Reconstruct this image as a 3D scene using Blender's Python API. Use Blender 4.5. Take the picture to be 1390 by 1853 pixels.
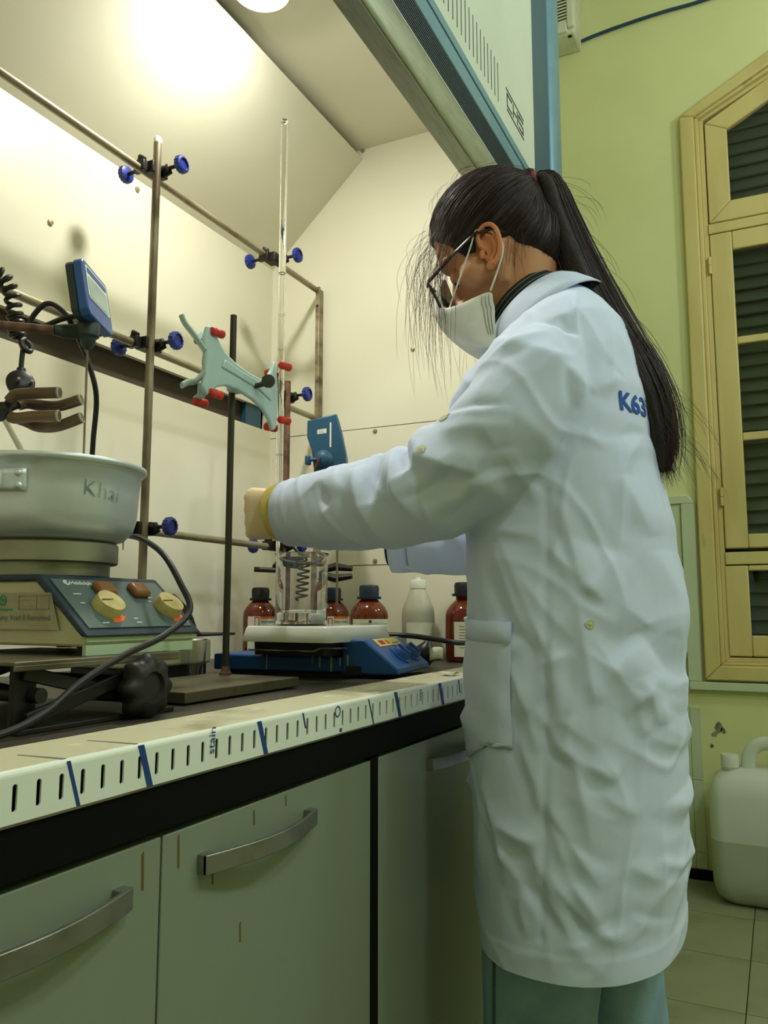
import bpy, bmesh, math, random
from mathutils import Vector, Matrix, noise
from mathutils.bvhtree import BVHTree
random.seed(7)
SC = bpy.context.scene
COL = SC.collection
for o in list(bpy.data.objects): bpy.data.objects.remove(o)
V = Vector
PI = math.pi
R = math.radians

# ------------------------------------------------------------------ camera, world, lights, exposure
cam = bpy.data.cameras.new('camera'); camo = bpy.data.objects.new('camera', cam); COL.objects.link(camo)
cam.sensor_fit = 'VERTICAL'; cam.sensor_height = 36.0; cam.lens = 1463.326 / 1853 * 36.0
cam.clip_start = 0.02
camo.location = (0, 0, 1.0)
_y, _p = R(25.9694), R(6.963)
_F = V((math.cos(_p) * math.cos(_y), math.cos(_p) * math.sin(_y), math.sin(_p)))
camo.rotation_euler = _F.to_track_quat('-Z', 'Y').to_euler()
SC.camera = camo
W = bpy.data.worlds.new('world'); SC.world = W; W.use_nodes = True
W.node_tree.nodes['Background'].inputs[0].default_value = (0.6, 0.75, 0.5, 1)
W.node_tree.nodes['Background'].inputs[1].default_value = 0.05
SC.view_settings.view_transform = 'Standard'; SC.view_settings.look = 'None'
SC.view_settings.gamma = 1.0; SC.view_settings.use_curve_mapping = False
SC.view_settings.exposure = 0.0
def area(name, loc, target, sx, sy, power, color):
    l = bpy.data.lights.new(name, 'AREA'); l.shape = 'RECTANGLE'; l.size = sx; l.size_y = sy
    l.energy = power; l.color = color
    o = bpy.data.objects.new(name, l); COL.objects.link(o); o.location = loc
    o.rotation_euler = (V(target) - V(loc)).to_track_quat('-Z', 'Y').to_euler()
    return o
# ceiling fluorescent tubes of the room (above and behind the camera)
def bulb(loc, power, color, r=0.12):
    l = bpy.data.lights.new('room_tube_light', 'POINT'); l.energy = power; l.color = color; l.shadow_soft_size = r
    o = bpy.data.objects.new('room_tube_light', l); COL.objects.link(o); o.location = loc
bulb((0.1, -0.95, 2.75), 34, (0.92, 1.0, 1.07))
bulb((1.2, -1.25, 2.8), 26, (0.92, 1.0, 1.07))
bulb((2.2, -1.35, 2.9), 34, (0.92, 1.0, 1.07))
HOOD_LAMP = 410.0        # emission strength of the fume hood's globe
FOLDS = [
([(0.3067,1.0642),(0.2522,0.9444),(0.2414,0.8726),(0.2014,0.8409)],0.006,0.014),
([(0.2208,1.016),(0.2037,0.8906)],0.005,0.014),
([(0.2354,1.0947),(0.1559,1.0665)],-0.006,0.03),
([(0.1901,0.9357),(0.1488,0.9849)],-0.008,0.022),
([(0.1528,0.9791),(0.1173,0.9089)],-0.009,0.02),
([(0.1374,1.0757),(0.122,1.0153),(0.1093,0.9166)],0.007,0.014),
([(0.3318,1.0895),(0.2945,0.9947),(0.269,0.9527)],0.005,0.012),
([(0.2624,0.7796),(0.2002,0.6815)],0.005,0.012),
([(0.2296,0.6888),(0.2032,0.6451)],0.005,0.012),
([(0.3282,0.742),(0.2683,0.7265)],0.006,0.012),
([(0.2921,0.6839),(0.2719,0.6594)],-0.004,0.008),
([(0.2141,0.8236),(0.1845,0.8007)],0.006,0.012),
([(0.1317,0.7696),(0.1112,0.7308)],0.006,0.012),
([(0.2414,0.8726),(0.2219,0.7979),(0.2086,0.713)],0.005,0.014),
([(0.2561,1.1465),(0.2562,1.0035),(0.2581,0.8717),(0.2626,0.7436),(0.2688,0.6248)],-0.003,0.005),
([(0.239,1.1385),(0.224,1.07),(0.2188,1.0166)],0.005,0.014),
([(0.3028,0.9358),(0.2797,0.877),(0.2705,0.832)],0.005,0.012),
([(0.294,0.8499),(0.2714,0.7934),(0.2656,0.7558)],0.004,0.01),
([(0.1751,0.8764),(0.1365,0.9218)],0.004,0.012),
([(0.1715,1.1678),(0.1423,1.0934)],0.005,0.014),
([(0.2012,1.2735),(0.1735,1.3047)],0.004,0.014),
([(0.1964,1.2107),(0.1433,1.2393)],-0.004,0.014),
([(0.4155,1.1753),(0.4374,1.2106),(0.4339,1.2466)],-0.01,0.012),
([(0.4769,1.1403),(0.4854,1.2147)],-0.007,0.012),
([(0.5535,1.1422),(0.5811,1.179)],-0.005,0.012),
([(0.4097,1.1954),(0.323,1.1666)],0.006,0.012),
([(0.3995,1.2562),(0.277,1.2477)],-0.004,0.006),
([(0.3233,1.1463),(0.3757,1.1126)],-0.006,0.01),
([(0.4573,1.2317),(0.4328,1.153),(0.4009,1.1063)],0.007,0.014),
([(0.5174,1.1976),(0.4913,1.1334),(0.4661,1.0902)],0.006,0.014),
([(0.6269,1.1813),(0.6357,1.1328),(0.6209,1.0917)],-0.0015,0.003),
([(0.3515,1.2972),(0.2899,1.3342),(0.2454,1.3572)],0.005,0.012),
([(0.3759,1.2242),(0.2776,1.2224)],0.005,0.016),
([(0.369,1.1491),(0.2785,1.1792)],-0.005,0.016),
([(0.2377,1.3781),(0.2179,1.3239),(0.22,1.2523),(0.2391,1.1903),(0.2611,1.1566)],-0.003,0.006)]

# ------------------------------------------------------------------ helpers
def lin(r, g, b):
    f = lambda c: (c / 255 / 12.92) if c / 255 <= 0.04045 else ((c / 255 + 0.055) / 1.055) ** 2.4
    return (f(r), f(g), f(b), 1)
_MATS = {}
def M(name, col, rough=0.5, metal=0.0, col2=None, scale=6.0, lo=0.45, hi=0.7, stretch=(1, 1, 1), bump=0.0, bscale=60.0, bstretch=None,
      trans=0.0, ior=1.45, emit=None, estr=0.0, alpha=1.0, spec=0.5, col3=None, scale3=20.0, lo3=0.6, hi3=0.7, sss=0.0, aniso=0.0, detail=4.0):
    if name in _MATS: return _MATS[name]
    m = bpy.data.materials.new(name); m.use_nodes = True; nt = m.node_tree; N = nt.nodes; L = nt.links
    b = N['Principled BSDF']; I = b.inputs
    I['Base Color'].default_value = col; I['Roughness'].default_value = rough; I['Metallic'].default_value = metal
    I['IOR'].default_value = ior; I['Transmission Weight'].default_value = trans; I['Alpha'].default_value = alpha
    I['Specular IOR Level'].default_value = spec
    if sss: I['Subsurface Weight'].default_value = sss; I['Subsurface Radius'].default_value = (0.02, 0.008, 0.004)
    if emit: I['Emission Color'].default_value = emit; I['Emission Strength'].default_value = estr
    tc = N.new('ShaderNodeTexCoord')
    def nz(sc, st):
        mp = N.new('ShaderNodeMapping'); mp.inputs['Scale'].default_value = st; L.new(tc.outputs['Object'], mp.inputs['Vector'])
        n = N.new('ShaderNodeTexNoise'); n.inputs['Scale'].default_value = sc; n.inputs['Detail'].default_value = detail; L.new(mp.outputs[0], n.inputs['Vector'])
        return n
    src = None
    def layer(src, c0, c2, sc, lo, hi, st):
        n = nz(sc, st); mr = N.new('ShaderNodeMapRange'); mr.inputs['From Min'].default_value = lo; mr.inputs['From Max'].default_value = hi
        L.new(n.outputs['Fac'], mr.inputs['Value'])
        mx = N.new('ShaderNodeMix'); mx.data_type = 'RGBA'; L.new(mr.outputs[0], mx.inputs['Factor'])
        if src is None: mx.inputs['A'].default_value = c0
        else: L.new(src, mx.inputs['A'])
        mx.inputs['B'].default_value = c2
        return mx.outputs['Result']
    if col2: src = layer(None, col, col2, scale, lo, hi, stretch)
    if col3: src = layer(src, col, col3, scale3, lo3, hi3, stretch)
    if src is not None: L.new(src, I['Base Color'])
    if bump:
        n = nz(bscale, bstretch or stretch); bp = N.new('ShaderNodeBump'); bp.inputs['Strength'].default_value = bump; bp.inputs['Distance'].default_value = 0.004
        L.new(n.outputs['Fac'], bp.inputs['Height']); L.new(bp.outputs[0], I['Normal'])
    _MATS[name] = m
    return m

class MB:
    def __init__(s): s.v = []; s.f = []
    def add(s, vs, fs):
        k = len(s.v); s.v += [V(p) for p in vs]; s.f += [tuple(i + k for i in f) for f in fs]; return s
    def box(s, c, d, rz=0.0, m=None):
        x, y, z = [q / 2 for q in d]
        mt = m if m is not None else Matrix.Rotation(rz, 3, 'Z')
        P = [V(c) + mt @ V((a * x, b * y, e * z)) for a in (-1, 1) for b in (-1, 1) for e in (-1, 1)]
        return s.add(P, [(0, 1, 3, 2), (4, 6, 7, 5), (0, 4, 5, 1), (2, 3, 7, 6), (0, 2, 6, 4), (1, 5, 7, 3)])
    def b2(s, x0, x1, y0, y1, z0, z1): return s.box(((x0 + x1) / 2, (y0 + y1) / 2, (z0 + z1) / 2), (abs(x1 - x0), abs(y1 - y0), abs(z1 - z0)))
    def loft(s, rings, cap=True, closed=True):
        n = len(rings[0]); k = len(s.v)
        for r in rings: s.v += [V(p) for p in r]
        for i in range(len(rings) - 1):
            for j in range(n if closed else n - 1):
                a = k + i * n + j; b = k + i * n + (j + 1) % n
                s.f.append((a, b, b + n, a + n))
        if cap and closed:
            s.f.append(tuple(k + j for j in range(n))[::-1]); q = k + (len(rings) - 1) * n; s.f.append(tuple(q + j for j in range(n)))
        return s
    def tube(s, pts, r, n=10, cap=True, flat=None):
        pts = [V(p) for p in pts]; rings = []; up = None
        for i, p in enumerate(pts):
            t = (pts[min(i + 1, len(pts) - 1)] - pts[max(i - 1, 0)]).normalized()
            if up is None:
                up = V((0, 0, 1)) if abs(t.z) < 0.9 else V((1, 0, 0))
            a = (up - t * up.dot(t)).normalized(); b = t.cross(a); up = a
            rr = r[i] if isinstance(r, (list, tuple)) else r
            ra, rb = rr if isinstance(rr, (list, tuple)) else (rr, rr)
            rings.append([p + a * (ra * math.cos(2 * PI * j / n)) + b * (rb * math.sin(2 * PI * j / n)) for j in range(n)])
        return s.loft(rings, cap)
    def cyl(s, p0, p1, r0, r1=None, n=20): return s.tube([p0, p1], [r0, r0 if r1 is None else r1], n)
    def lathe(s, prof, o=(0, 0, 0), ax=(0, 0, 1), n=32, cap=True):
        ax = V(ax).normalized(); u = (V((1, 0, 0)) if abs(ax.x) < 0.9 else V((0, 1, 0))); u = (u - ax * u.dot(ax)).normalized(); w = ax.cross(u); o = V(o)
        return s.loft([[o + ax * h + u * (r * math.cos(2 * PI * j / n)) + w * (r * math.sin(2 * PI * j / n)) for j in range(n)] for r, h in prof], cap)
    def prism(s, poly, off):
        n = len(poly); off = V(off); P = [V(p) for p in poly]
        return s.add(P + [p + off for p in P], [tuple(range(n))[::-1], tuple(range(n, 2 * n))] + [(i, (i + 1) % n, n + (i + 1) % n, n + i) for i in range(n)])
    def ell(s, c, rad, axes=None, nu=20, nv=12):
        c = V(c); A = axes or (V((1, 0, 0)), V((0, 1, 0)), V((0, 0, 1))); rings = []
        for i in range(1, nv):
            th = PI * i / nv
            rings.append([c + A[0] * (rad[0] * math.sin(th) * math.cos(2 * PI * j / nu)) + A[1] * (rad[1] * math.sin(th) * math.sin(2 * PI * j / nu)) - A[2] * (rad[2] * math.cos(th)) for j in range(nu)])
        return s.loft(rings, True)
    def grid(s, G):
        h = len(G); w = len(G[0]); k = len(s.v)
        for r in G: s.v += [V(p) for p in r]
        s.f += [(k + i * w + j, k + i * w + j + 1, k + (i + 1) * w + j + 1, k + (i + 1) * w + j) for i in range(h - 1) for j in range(w - 1)]
        return s

WL = {}
def finish(me, name, mat, parent, loc, smooth, bev=0, seg=2, mods=()):
    if smooth is not None:
        me.shade_smooth()
        if smooth < 180: me.set_sharp_from_angle(angle=R(smooth))
    o = bpy.data.objects.new(name, me); COL.objects.link(o)
    if isinstance(mat, (list, tuple)):
        for m in mat: me.materials.append(m)
    else: me.materials.append(mat)
    WL[o] = V(loc)
    if parent is not None: o.parent = parent; o.location = V(loc) - WL[parent]
    else: o.location = loc
    if bev:
        b = o.modifiers.new('bevel', 'BEVEL'); b.width = bev; b.segments = seg; b.limit_method = 'ANGLE'; b.angle_limit = R(40)
    return o
def build(name, mb, mat, parent=None, smooth=35, bev=0, seg=2, recalc=True, loc=None, solid=0):
    if loc is None:
        if parent is not None: loc = WL[parent]
        else:
            xs = [p.x for p in mb.v]; ys = [p.y for p in mb.v]; zs = [p.z for p in mb.v]
            loc = V(((min(xs) + max(xs)) / 2, (min(ys) + max(ys)) / 2, min(zs)))
    loc = V(loc)
    me = bpy.data.meshes.new(name); me.from_pydata([tuple(p - loc) for p in mb.v], [], mb.f); me.update()
    if recalc:
        bm = bmesh.new(); bm.from_mesh(me); bmesh.ops.recalc_face_normals(bm, faces=bm.faces); bm.to_mesh(me); bm.free()
    o = finish(me, name, mat, parent, loc, smooth, bev, seg)
    if solid:
        m = o.modifiers.new('thick', 'SOLIDIFY'); m.thickness = solid; m.offset = 0
    return o
def tag(o, label=None, cat=None, group=None, kind=None):
    if label: o['label'] = label
    if cat: o['category'] = cat
    if group: o['group'] = group
    if kind: o['kind'] = kind
    return o
def thing(name, label, cat, loc, group=None):
    o = bpy.data.objects.new(name, None); COL.objects.link(o); o.location = loc; o.empty_display_size = 0.03; WL[o] = V(loc)
    return tag(o, label, cat, group)
def dup(root, loc, label=None):
    r = root.copy(); COL.objects.link(r); r.location = loc; WL[r] = V(loc)
    if label: r['label'] = label
    for ch in list(root.children):
        c = ch.copy(); COL.objects.link(c); c.parent = r
        for g in list(ch.children):
            d = g.copy(); COL.objects.link(d); d.parent = c
    return r
def dupmesh(src, parent, delta):     # another piece of the same kind, sharing mesh data
    c = src.copy(); COL.objects.link(c); c.parent = parent; c.location = src.location + V(delta)
    WL[c] = WL[src] + V(delta)
    return c
def struct(o): o['kind'] = 'structure'; return o
_DG = lambda: bpy.context.evaluated_depsgraph_get()
def text_geo(body, size=0.02, align='LEFT', bold=0.0):
    c = bpy.data.curves.new('t', 'FONT'); c.body = body; c.size = size; c.align_x = align; c.offset = bold
    o = bpy.data.objects.new('t', c); COL.objects.link(o)
    me = bpy.data.meshes.new_from_object(o.evaluated_get(_DG()))
    vs = [tuple(v.co) for v in me.vertices]; fs = [tuple(p.vertices) for p in me.polygons]
    bpy.data.objects.remove(o); bpy.data.meshes.remove(me); bpy.data.curves.remove(c)
    return vs, fs
def lettering(body, size, fn, mat, parent, name='lettering', align='LEFT', bold=0.0, sub=0):
    vs, fs = text_geo(body, size, align, bold)
    if sub:
        bm = bmesh.new(); vv = [bm.verts.new(v) for v in vs]
        for f in fs:
            try: bm.faces.new([vv[i] for i in f])
            except ValueError: pass
        bmesh.ops.triangulate(bm, faces=bm.faces); 
        for _ in range(sub):
            es = [e for e in bm.edges if e.calc_length() > size * 0.12]
            if es: bmesh.ops.subdivide_edges(bm, edges=es, cuts=1); bmesh.ops.triangulate(bm, faces=bm.faces)
        bm.verts.index_update()
        vs = [tuple(v.co) for v in bm.verts]; fs = [tuple(v.index for v in f.verts) for f in bm.faces]; bm.free()
    mb = MB(); mb.add([fn(v[0], v[1]) for v in vs], fs)
    return build(name, mb, mat, parent, smooth=None, recalc=False)
def plane_fn(o, u, w, lift=0.0004):
    o = V(o); u = V(u).normalized(); w = V(w).normalized(); n = u.cross(w)
    return lambda a, b: o + u * a + w * b + n * lift
def decal(pts, mat, parent, name, th=0.0004, n=(0, -1, 0)):
    mb = MB(); mb.prism([V(p) for p in pts], V(n).normalized() * th); return build(name, mb, mat, parent, smooth=None)
def catmull(P, k=8):
    P = [V(p) for p in P]; out = []
    for i in range(len(P) - 1):
        a = P[max(i - 1, 0)]; b = P[i]; c = P[i + 1]; d = P[min(i + 2, len(P) - 1)]
        for j in range(k):
            t = j / k
            out.append(0.5 * ((2 * b) + (c - a) * t + (2 * a - 5 * b + 4 * c - d) * t * t + (3 * b - a - 3 * c + d) * t ** 3))
    return out + [P[-1]]
def lerp_tab(t, tab):
    if t <= tab[0][0]: return tab[0][1]
    for (a, x), (b, y) in zip(tab, tab[1:]):
        if t <= b:
            q = (t - a) / (b - a); return x + (y - x) * q
    return tab[-1][1]

# ------------------------------------------------------------------ materials
m_wall = M('wall_paint', lin(216, 218, 158), 0.6, col2=lin(211, 213, 153), scale=3, col3=lin(192, 194, 136), scale3=1.2, lo3=0.66, hi3=0.85, bump=0.08, bscale=40)
m_ceil = M('ceiling_paint', lin(215, 218, 190), 0.8, col2=lin(205, 208, 180))
m_hood = M('hood_liner', lin(232, 228, 204), 0.38, col2=lin(227, 222, 196), scale=2.5, bump=0.02, bscale=9)
m_hoodext = M('hood_grey_enamel', lin(205, 214, 200), 0.4, col2=lin(196, 206, 190), scale=4, bump=0.02, bscale=200)
m_blued = M('dark_blue_enamel', lin(44, 84, 104), 0.45, col2=lin(40, 76, 96), scale=8)
m_bluel = M('light_blue_enamel', lin(104, 144, 162), 0.4, metal=0.2, col2=lin(92, 134, 154), scale=9)
m_alu = M('brushed_aluminium', lin(150, 155, 138), 0.42, metal=0.75, col2=lin(135, 140, 122), scale=20, stretch=(1, 6, 6))
m_grille = M('grille_blue_black', lin(24, 50, 66), 0.5, col2=lin(20, 44, 58), scale=10)
m_slot = M('dark_slot', lin(30, 26, 22), 0.8, col2=lin(24, 20, 18))
m_plenum = M('plenum_dim_brown', lin(74, 64, 50), 0.8, col2=lin(66, 58, 46))  # brown-grey carries the dimness of the plenum interior in its colour
m_rail = M('rail_steel_film', lin(232, 238, 226), 0.32, col2=lin(222, 230, 214), scale=6)
m_railtop = M('worn_rail_top', lin(208, 203, 170), 0.45, spec=0.3, col2=lin(140, 130, 98), scale=11, lo=0.55, hi=0.75, col3=lin(225, 218, 180), scale3=28, lo3=0.62, hi3=0.66, bump=0.05, bscale=30)
m_bench = M('dark_bench', lin(66, 62, 50), 0.45, col2=lin(44, 40, 34), scale=8)
m_black = M('black_edge', lin(7, 8, 7), 0.65, col2=lin(10, 11, 10), scale=12, spec=0.15)
m_door = M('cabinet_door', lin(130, 140, 122), 0.42, col2=lin(125, 135, 116), scale=3, col3=lin(150, 128, 70), scale3=7, lo3=0.74, hi3=0.8, stretch=(1, 1, 0.35))
m_handle = M('satin_handle', lin(150, 150, 142), 0.38, metal=0.8, col2=lin(120, 118, 106), scale=20, lo=0.5, hi=0.8)
m_film = M('blue_film_print', lin(22, 66, 128), 0.5, col2=lin(18, 58, 112))
m_steel = M('weathered_steel', lin(150, 140, 116), 0.42, metal=0.55, col2=lin(92, 78, 60), scale=26, lo=0.42, hi=0.68, stretch=(1, 1, 0.35), bump=0.1, bscale=90)
m_steelx = M('weathered_bar', lin(164, 154, 126), 0.4, metal=0.5, col2=lin(92, 76, 58), scale=26, lo=0.45, hi=0.7, stretch=(0.35, 1, 1), bump=0.1, bscale=90)
m_rust = M('rusty_rod', lin(128, 96, 74), 0.6, metal=0.3, col2=lin(84, 62, 50), scale=50, lo=0.4, hi=0.65, bump=0.2, bscale=150)
m_dkrod = M('dark_rod', lin(66, 62, 48), 0.45, metal=0.5, col2=lin(50, 46, 36), scale=20, stretch=(1, 1, 0.3))
m_iron = M('boss_iron', lin(36, 36, 32), 0.45, metal=0.5, col2=lin(52, 50, 44), scale=40)
m_knob = M('blue_knob', lin(24, 44, 132), 0.38, col2=lin(20, 36, 112), scale=40)
m_rubber = M('red_rubber', lin(206, 52, 30), 0.5, col2=lin(186, 44, 26), scale=60)
m_clampg = M('pale_green_enamel', lin(176, 202, 194), 0.4, col2=lin(166, 192, 182), scale=20)
m_screwk = M('grey_plastic', lin(62, 62, 50), 0.5, col2=lin(54, 54, 44))
m_glass = M('clear_glass', (1, 1, 1, 1), 0.0, trans=1.0, ior=1.46, bump=0.01, bscale=8)
m_pane = M('window_pane', (0.92, 1, 0.94, 1), 0.02, trans=1.0, ior=1.3, bump=0.02, bscale=3)
m_water = M('water', (0.97, 1, 0.97, 1), 0.0, trans=1.0, ior=1.33)
m_white = M('white_enamel', lin(232, 236, 226), 0.12, col2=lin(224, 228, 216), scale=5)
m_whitep = M('white_plastic', lin(222, 226, 210), 0.45, col2=lin(214, 218, 200), scale=10)
m_paper = M('paper_label', lin(222, 222, 200), 0.7, col2=lin(208, 206, 180), scale=18)
m_paperd = M('old_sticker', lin(176, 172, 140), 0.6, col2=lin(150, 144, 112), scale=20)
m_yel = M('yellow_label', lin(228, 216, 130), 0.6, col2=lin(214, 200, 116), scale=30)
m_hpblue = M('hotplate_blue', lin(30, 84, 150), 0.42, col2=lin(26, 74, 136), scale=10, col3=lin(120, 130, 110), scale3=14, lo3=0.7, hi3=0.74, stretch=(1, 1, 0.25))
m_drip = M('dried_drip', lin(170, 176, 140), 0.5, col2=lin(150, 156, 122))
m_amber = M('amber_glass', lin(120, 48, 16), 0.08, trans=0.35, ior=1.5, col2=lin(96, 36, 12), scale=6)
m_capb = M('dark_blue_cap', lin(22, 42, 58), 0.45, col2=lin(26, 48, 64))
m_capk = M('black_cap', lin(20, 22, 22), 0.5, col2=lin(28, 30, 30))
m_orange = M('orange_print', lin(226, 104, 32), 0.6, col2=lin(214, 96, 28))
m_red = M('red_print', lin(186, 56, 40), 0.6, col2=lin(172, 50, 36))
m_ink = M('black_ink', lin(34, 36, 34), 0.7, col2=lin(44, 46, 44))
m_greyink = M('grey_ink', lin(110, 116, 112), 0.7, col2=lin(96, 100, 98))
m_pencil = M('faint_marker', lin(118, 126, 128), 0.7, col2=lin(104, 112, 116))
m_greenink = M('green_ink', lin(44, 140, 104), 0.7, col2=lin(40, 126, 94))
m_whiteink = M('white_print', lin(222, 226, 220), 0.6, col2=lin(210, 214, 206))
m_cloudy = M('cloudy_plastic', lin(222, 222, 200), 0.35, trans=0.45, ior=1.3, col2=lin(212, 212, 188), scale=4)
m_liquid = M('milky_liquid', lin(168, 166, 134), 0.3, trans=0.2, col2=lin(158, 156, 124))
m_navy = M('navy_plastic', lin(24, 44, 60), 0.4, col2=lin(20, 38, 52), scale=10)
m_panel = M('slate_panel', lin(84, 104, 100), 0.45, col2=lin(76, 94, 92), scale=18)
m_beige = M('beige_enamel', lin(196, 194, 158), 0.45, col2=lin(178, 174, 136), scale=6, col3=lin(120, 110, 76), scale3=9, lo3=0.68, hi3=0.8)
m_palegreen = M('pale_green_strip', lin(176, 198, 164), 0.45, col2=lin(164, 184, 150), scale=10)
m_dial = M('cream_dial', lin(196, 182, 120), 0.5, col2=lin(160, 140, 86), scale=30)
m_switch = M('amber_switch_cover', lin(128, 84, 42), 0.4, col2=lin(84, 52, 28), scale=40)
m_potal = M('pot_aluminium', lin(216, 224, 226), 0.40, metal=0.55, col2=lin(192, 200, 200), scale=4, stretch=(1, 1, 0.4), bump=0.03, bscale=60)
m_block = M('aluminium_block', lin(150, 150, 132), 0.42, metal=0.7, col2=lin(100, 100, 84), scale=8, stretch=(1, 1, 3))
m_cable = M('black_cable', lin(20, 20, 18), 0.38, col2=lin(28, 28, 26))
m_jack = M('jack_black', lin(24, 23, 19), 0.5, col2=lin(36, 34, 28), scale=20)
m_jackplate = M('jack_plate', lin(128, 122, 100), 0.4, metal=0.6, col2=lin(90, 84, 66), scale=15)
m_ctrlb = M('controller_blue', lin(40, 86, 150), 0.35, col2=lin(36, 78, 136))
m_ctrlg = M('controller_grey', lin(40, 52, 52), 0.5, col2=lin(34, 46, 46))
m_screen = M('screen_grey', lin(170, 190, 180), 0.15, col2=lin(150, 170, 164))
m_sleeve = M('brown_rubber_sleeve', lin(110, 86, 54), 0.3, trans=0.1, col2=lin(70, 52, 34), scale=30, stretch=(1, 1, 1))
m_base = M('stand_base', lin(92, 86, 64), 0.5, metal=0.3, col2=lin(58, 52, 38), scale=18, lo=0.5, hi=0.7)
m_stirblue = M('stirrer_blue', lin(36, 82, 112), 0.45, col2=lin(32, 74, 102), scale=12)
m_copper = M('copper', lin(180, 100, 60), 0.35, metal=0.9, col2=lin(160, 86, 50))
m_tile = M('floor_tile', lin(138, 142, 112), 0.35, col2=lin(112, 114, 84), scale=4, lo=0.45, hi=0.75, col3=lin(112, 112, 78), scale3=9, lo3=0.64, hi3=0.8)
m_grout = M('grout', lin(96, 92, 62), 0.9, col2=lin(80, 76, 52), scale=20)
m_wtile = M('wall_tile', lin(196, 206, 172), 0.3, col2=lin(188, 198, 164), scale=5)
m_wood = M('cream_gloss_wood', lin(206, 190, 124), 0.38, col2=lin(192, 174, 108), scale=8, stretch=(1, 1, 0.25), col3=lin(150, 128, 74), scale3=14, lo3=0.7, hi3=0.8)
m_shut = M('shutter_slat', lin(70, 78, 58), 0.6, col2=lin(58, 66, 48), scale=8, stretch=(1, 0.3, 1))
m_void = M('dark_void', lin(10, 12, 10), 0.9, col2=lin(14, 16, 12))
m_ac = M('aircon_plastic', lin(214, 216, 194), 0.5, col2=lin(196, 196, 168), scale=10)
m_bluecable = M('blue_cable', lin(36, 66, 92), 0.5, col2=lin(30, 56, 80))
m_jerry = M('jerry_plastic', lin(226, 232, 218), 0.4, trans=0.25, ior=1.2, col2=lin(218, 224, 208), scale=4)
m_jerryl = M('jerry_plastic_full', lin(168, 176, 152), 0.4, col2=lin(160, 168, 144), scale=4)
m_scuff = M('plaster_scuff', lin(150, 146, 112), 0.9, col2=lin(96, 92, 68), scale=40, lo=0.4, hi=0.6)
m_coat = M('coat_cotton', lin(207, 220, 244), 0.85, col2=lin(202, 215, 240), scale=5)
def _crease(m):
    nt = m.node_tree; N = nt.nodes; L = nt.links; tc = N.new('ShaderNodeTexCoord'); prev = None
    for rot, sc, st, dist in (((0.35, 0, 0), 4.0, (1.2, 2.4, 0.6), 0.010), ((-0.75, 0, 0.3), 6.0, (1.2, 2.2, 0.6), 0.006), ((0.2, 0.1, 0), 26.0, (1, 1.4, 0.8), 0.0008)):
        mp = N.new('ShaderNodeMapping'); mp.inputs['Rotation'].default_value = rot; mp.inputs['Scale'].default_value = st; L.new(tc.outputs['Object'], mp.inputs['Vector'])
        n = N.new('ShaderNodeTexNoise'); n.noise_type = 'RIDGED_MULTIFRACTAL'; n.inputs['Scale'].default_value = sc; n.inputs['Detail'].default_value = 1.2; n.inputs['Distortion'].default_value = 0.6; L.new(mp.outputs[0], n.inputs['Vector'])
        mr = N.new('ShaderNodeMapRange'); mr.inputs['From Min'].default_value = 0.55; mr.inputs['From Max'].default_value = 1.0; L.new(n.outputs['Fac'], mr.inputs['Value'])
        b = N.new('ShaderNodeBump'); b.inputs['Strength'].default_value = 0.55; b.inputs['Distance'].default_value = dist; L.new(mr.outputs[0], b.inputs['Height'])
        if prev: L.new(prev, b.inputs['Normal'])
        prev = b.outputs[0]
    L.new(prev, N['Principled BSDF'].inputs['Normal'])
_crease(m_coat)
m_stain = M('yellow_stain', lin(202, 202, 168), 0.9, col2=lin(196, 196, 158))
m_coatprint = M('blue_coat_print', lin(30, 82, 168), 0.8, col2=lin(26, 74, 152))
m_skin = M('skin', lin(206, 150, 112), 0.5, sss=0.12, col2=lin(198, 140, 102), scale=12)
m_ear = M('ear_skin', lin(216, 140, 96), 0.48, sss=0.15, col2=lin(206, 130, 88), scale=12)
m_mask = M('mask_fabric', lin(226, 228, 220), 0.85, col2=lin(218, 220, 210), scale=30, bump=0.06, bscale=250)
m_frame = M('tortoise_frame', lin(40, 26, 24), 0.3, col2=lin(62, 36, 30), scale=60)
m_lens = M('spectacle_lens', (1, 1, 1, 1), 0.02, alpha=0.07)
m_hair = M('dark_hair', lin(36, 25, 22), 0.55, col2=lin(24, 17, 15), scale=40, bump=0.3, bscale=90)
m_strand = M('hair_strand', lin(50, 31, 26), 0.55, col2=lin(32, 20, 16), scale=60)
m_tie = M('maroon_hair_tie', lin(136, 62, 62), 0.8, col2=lin(112, 48, 50), scale=90, bump=0.3, bscale=200)
m_scarf = M('black_knit', lin(24, 26, 26), 0.9, col2=lin(34, 36, 36), scale=60)
m_stripe = M('grey_knit_stripe', lin(92, 98, 96), 0.9, col2=lin(80, 86, 84))
m_glove = M('latex_glove', lin(236, 212, 172), 0.5, sss=0.1, col2=lin(228, 202, 158), scale=14)
m_glovec = M('glove_roll', lin(222, 200, 100), 0.45, col2=lin(212, 188, 90), scale=20)
m_jean = M('blue_denim', lin(138, 168, 184), 0.9, col2=lin(100, 132, 150), scale=9, lo=0.4, hi=0.7, bump=0.15, bscale=300)
m_seamw = M('coat_seam', lin(120, 134, 144), 0.9, col2=lin(140, 154, 162))
m_seam = M('denim_seam', lin(70, 96, 108), 0.9, col2=lin(62, 86, 98))
m_shoe = M('shoe_white', lin(200, 200, 196), 0.6, col2=lin(188, 188, 184))
m_lamp = M('lamp_globe', (1, 0.97, 0.85, 1), 0.4, emit=(1.0, 0.98, 0.90, 1), estr=HOOD_LAMP)
m_lampring = M('lamp_ring', lin(220, 222, 216), 0.35, metal=0.3, col2=lin(208, 210, 204))
m_screw = M('screw_metal', lin(170, 160, 120), 0.4, metal=0.6, col2=lin(130, 118, 84))
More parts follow.
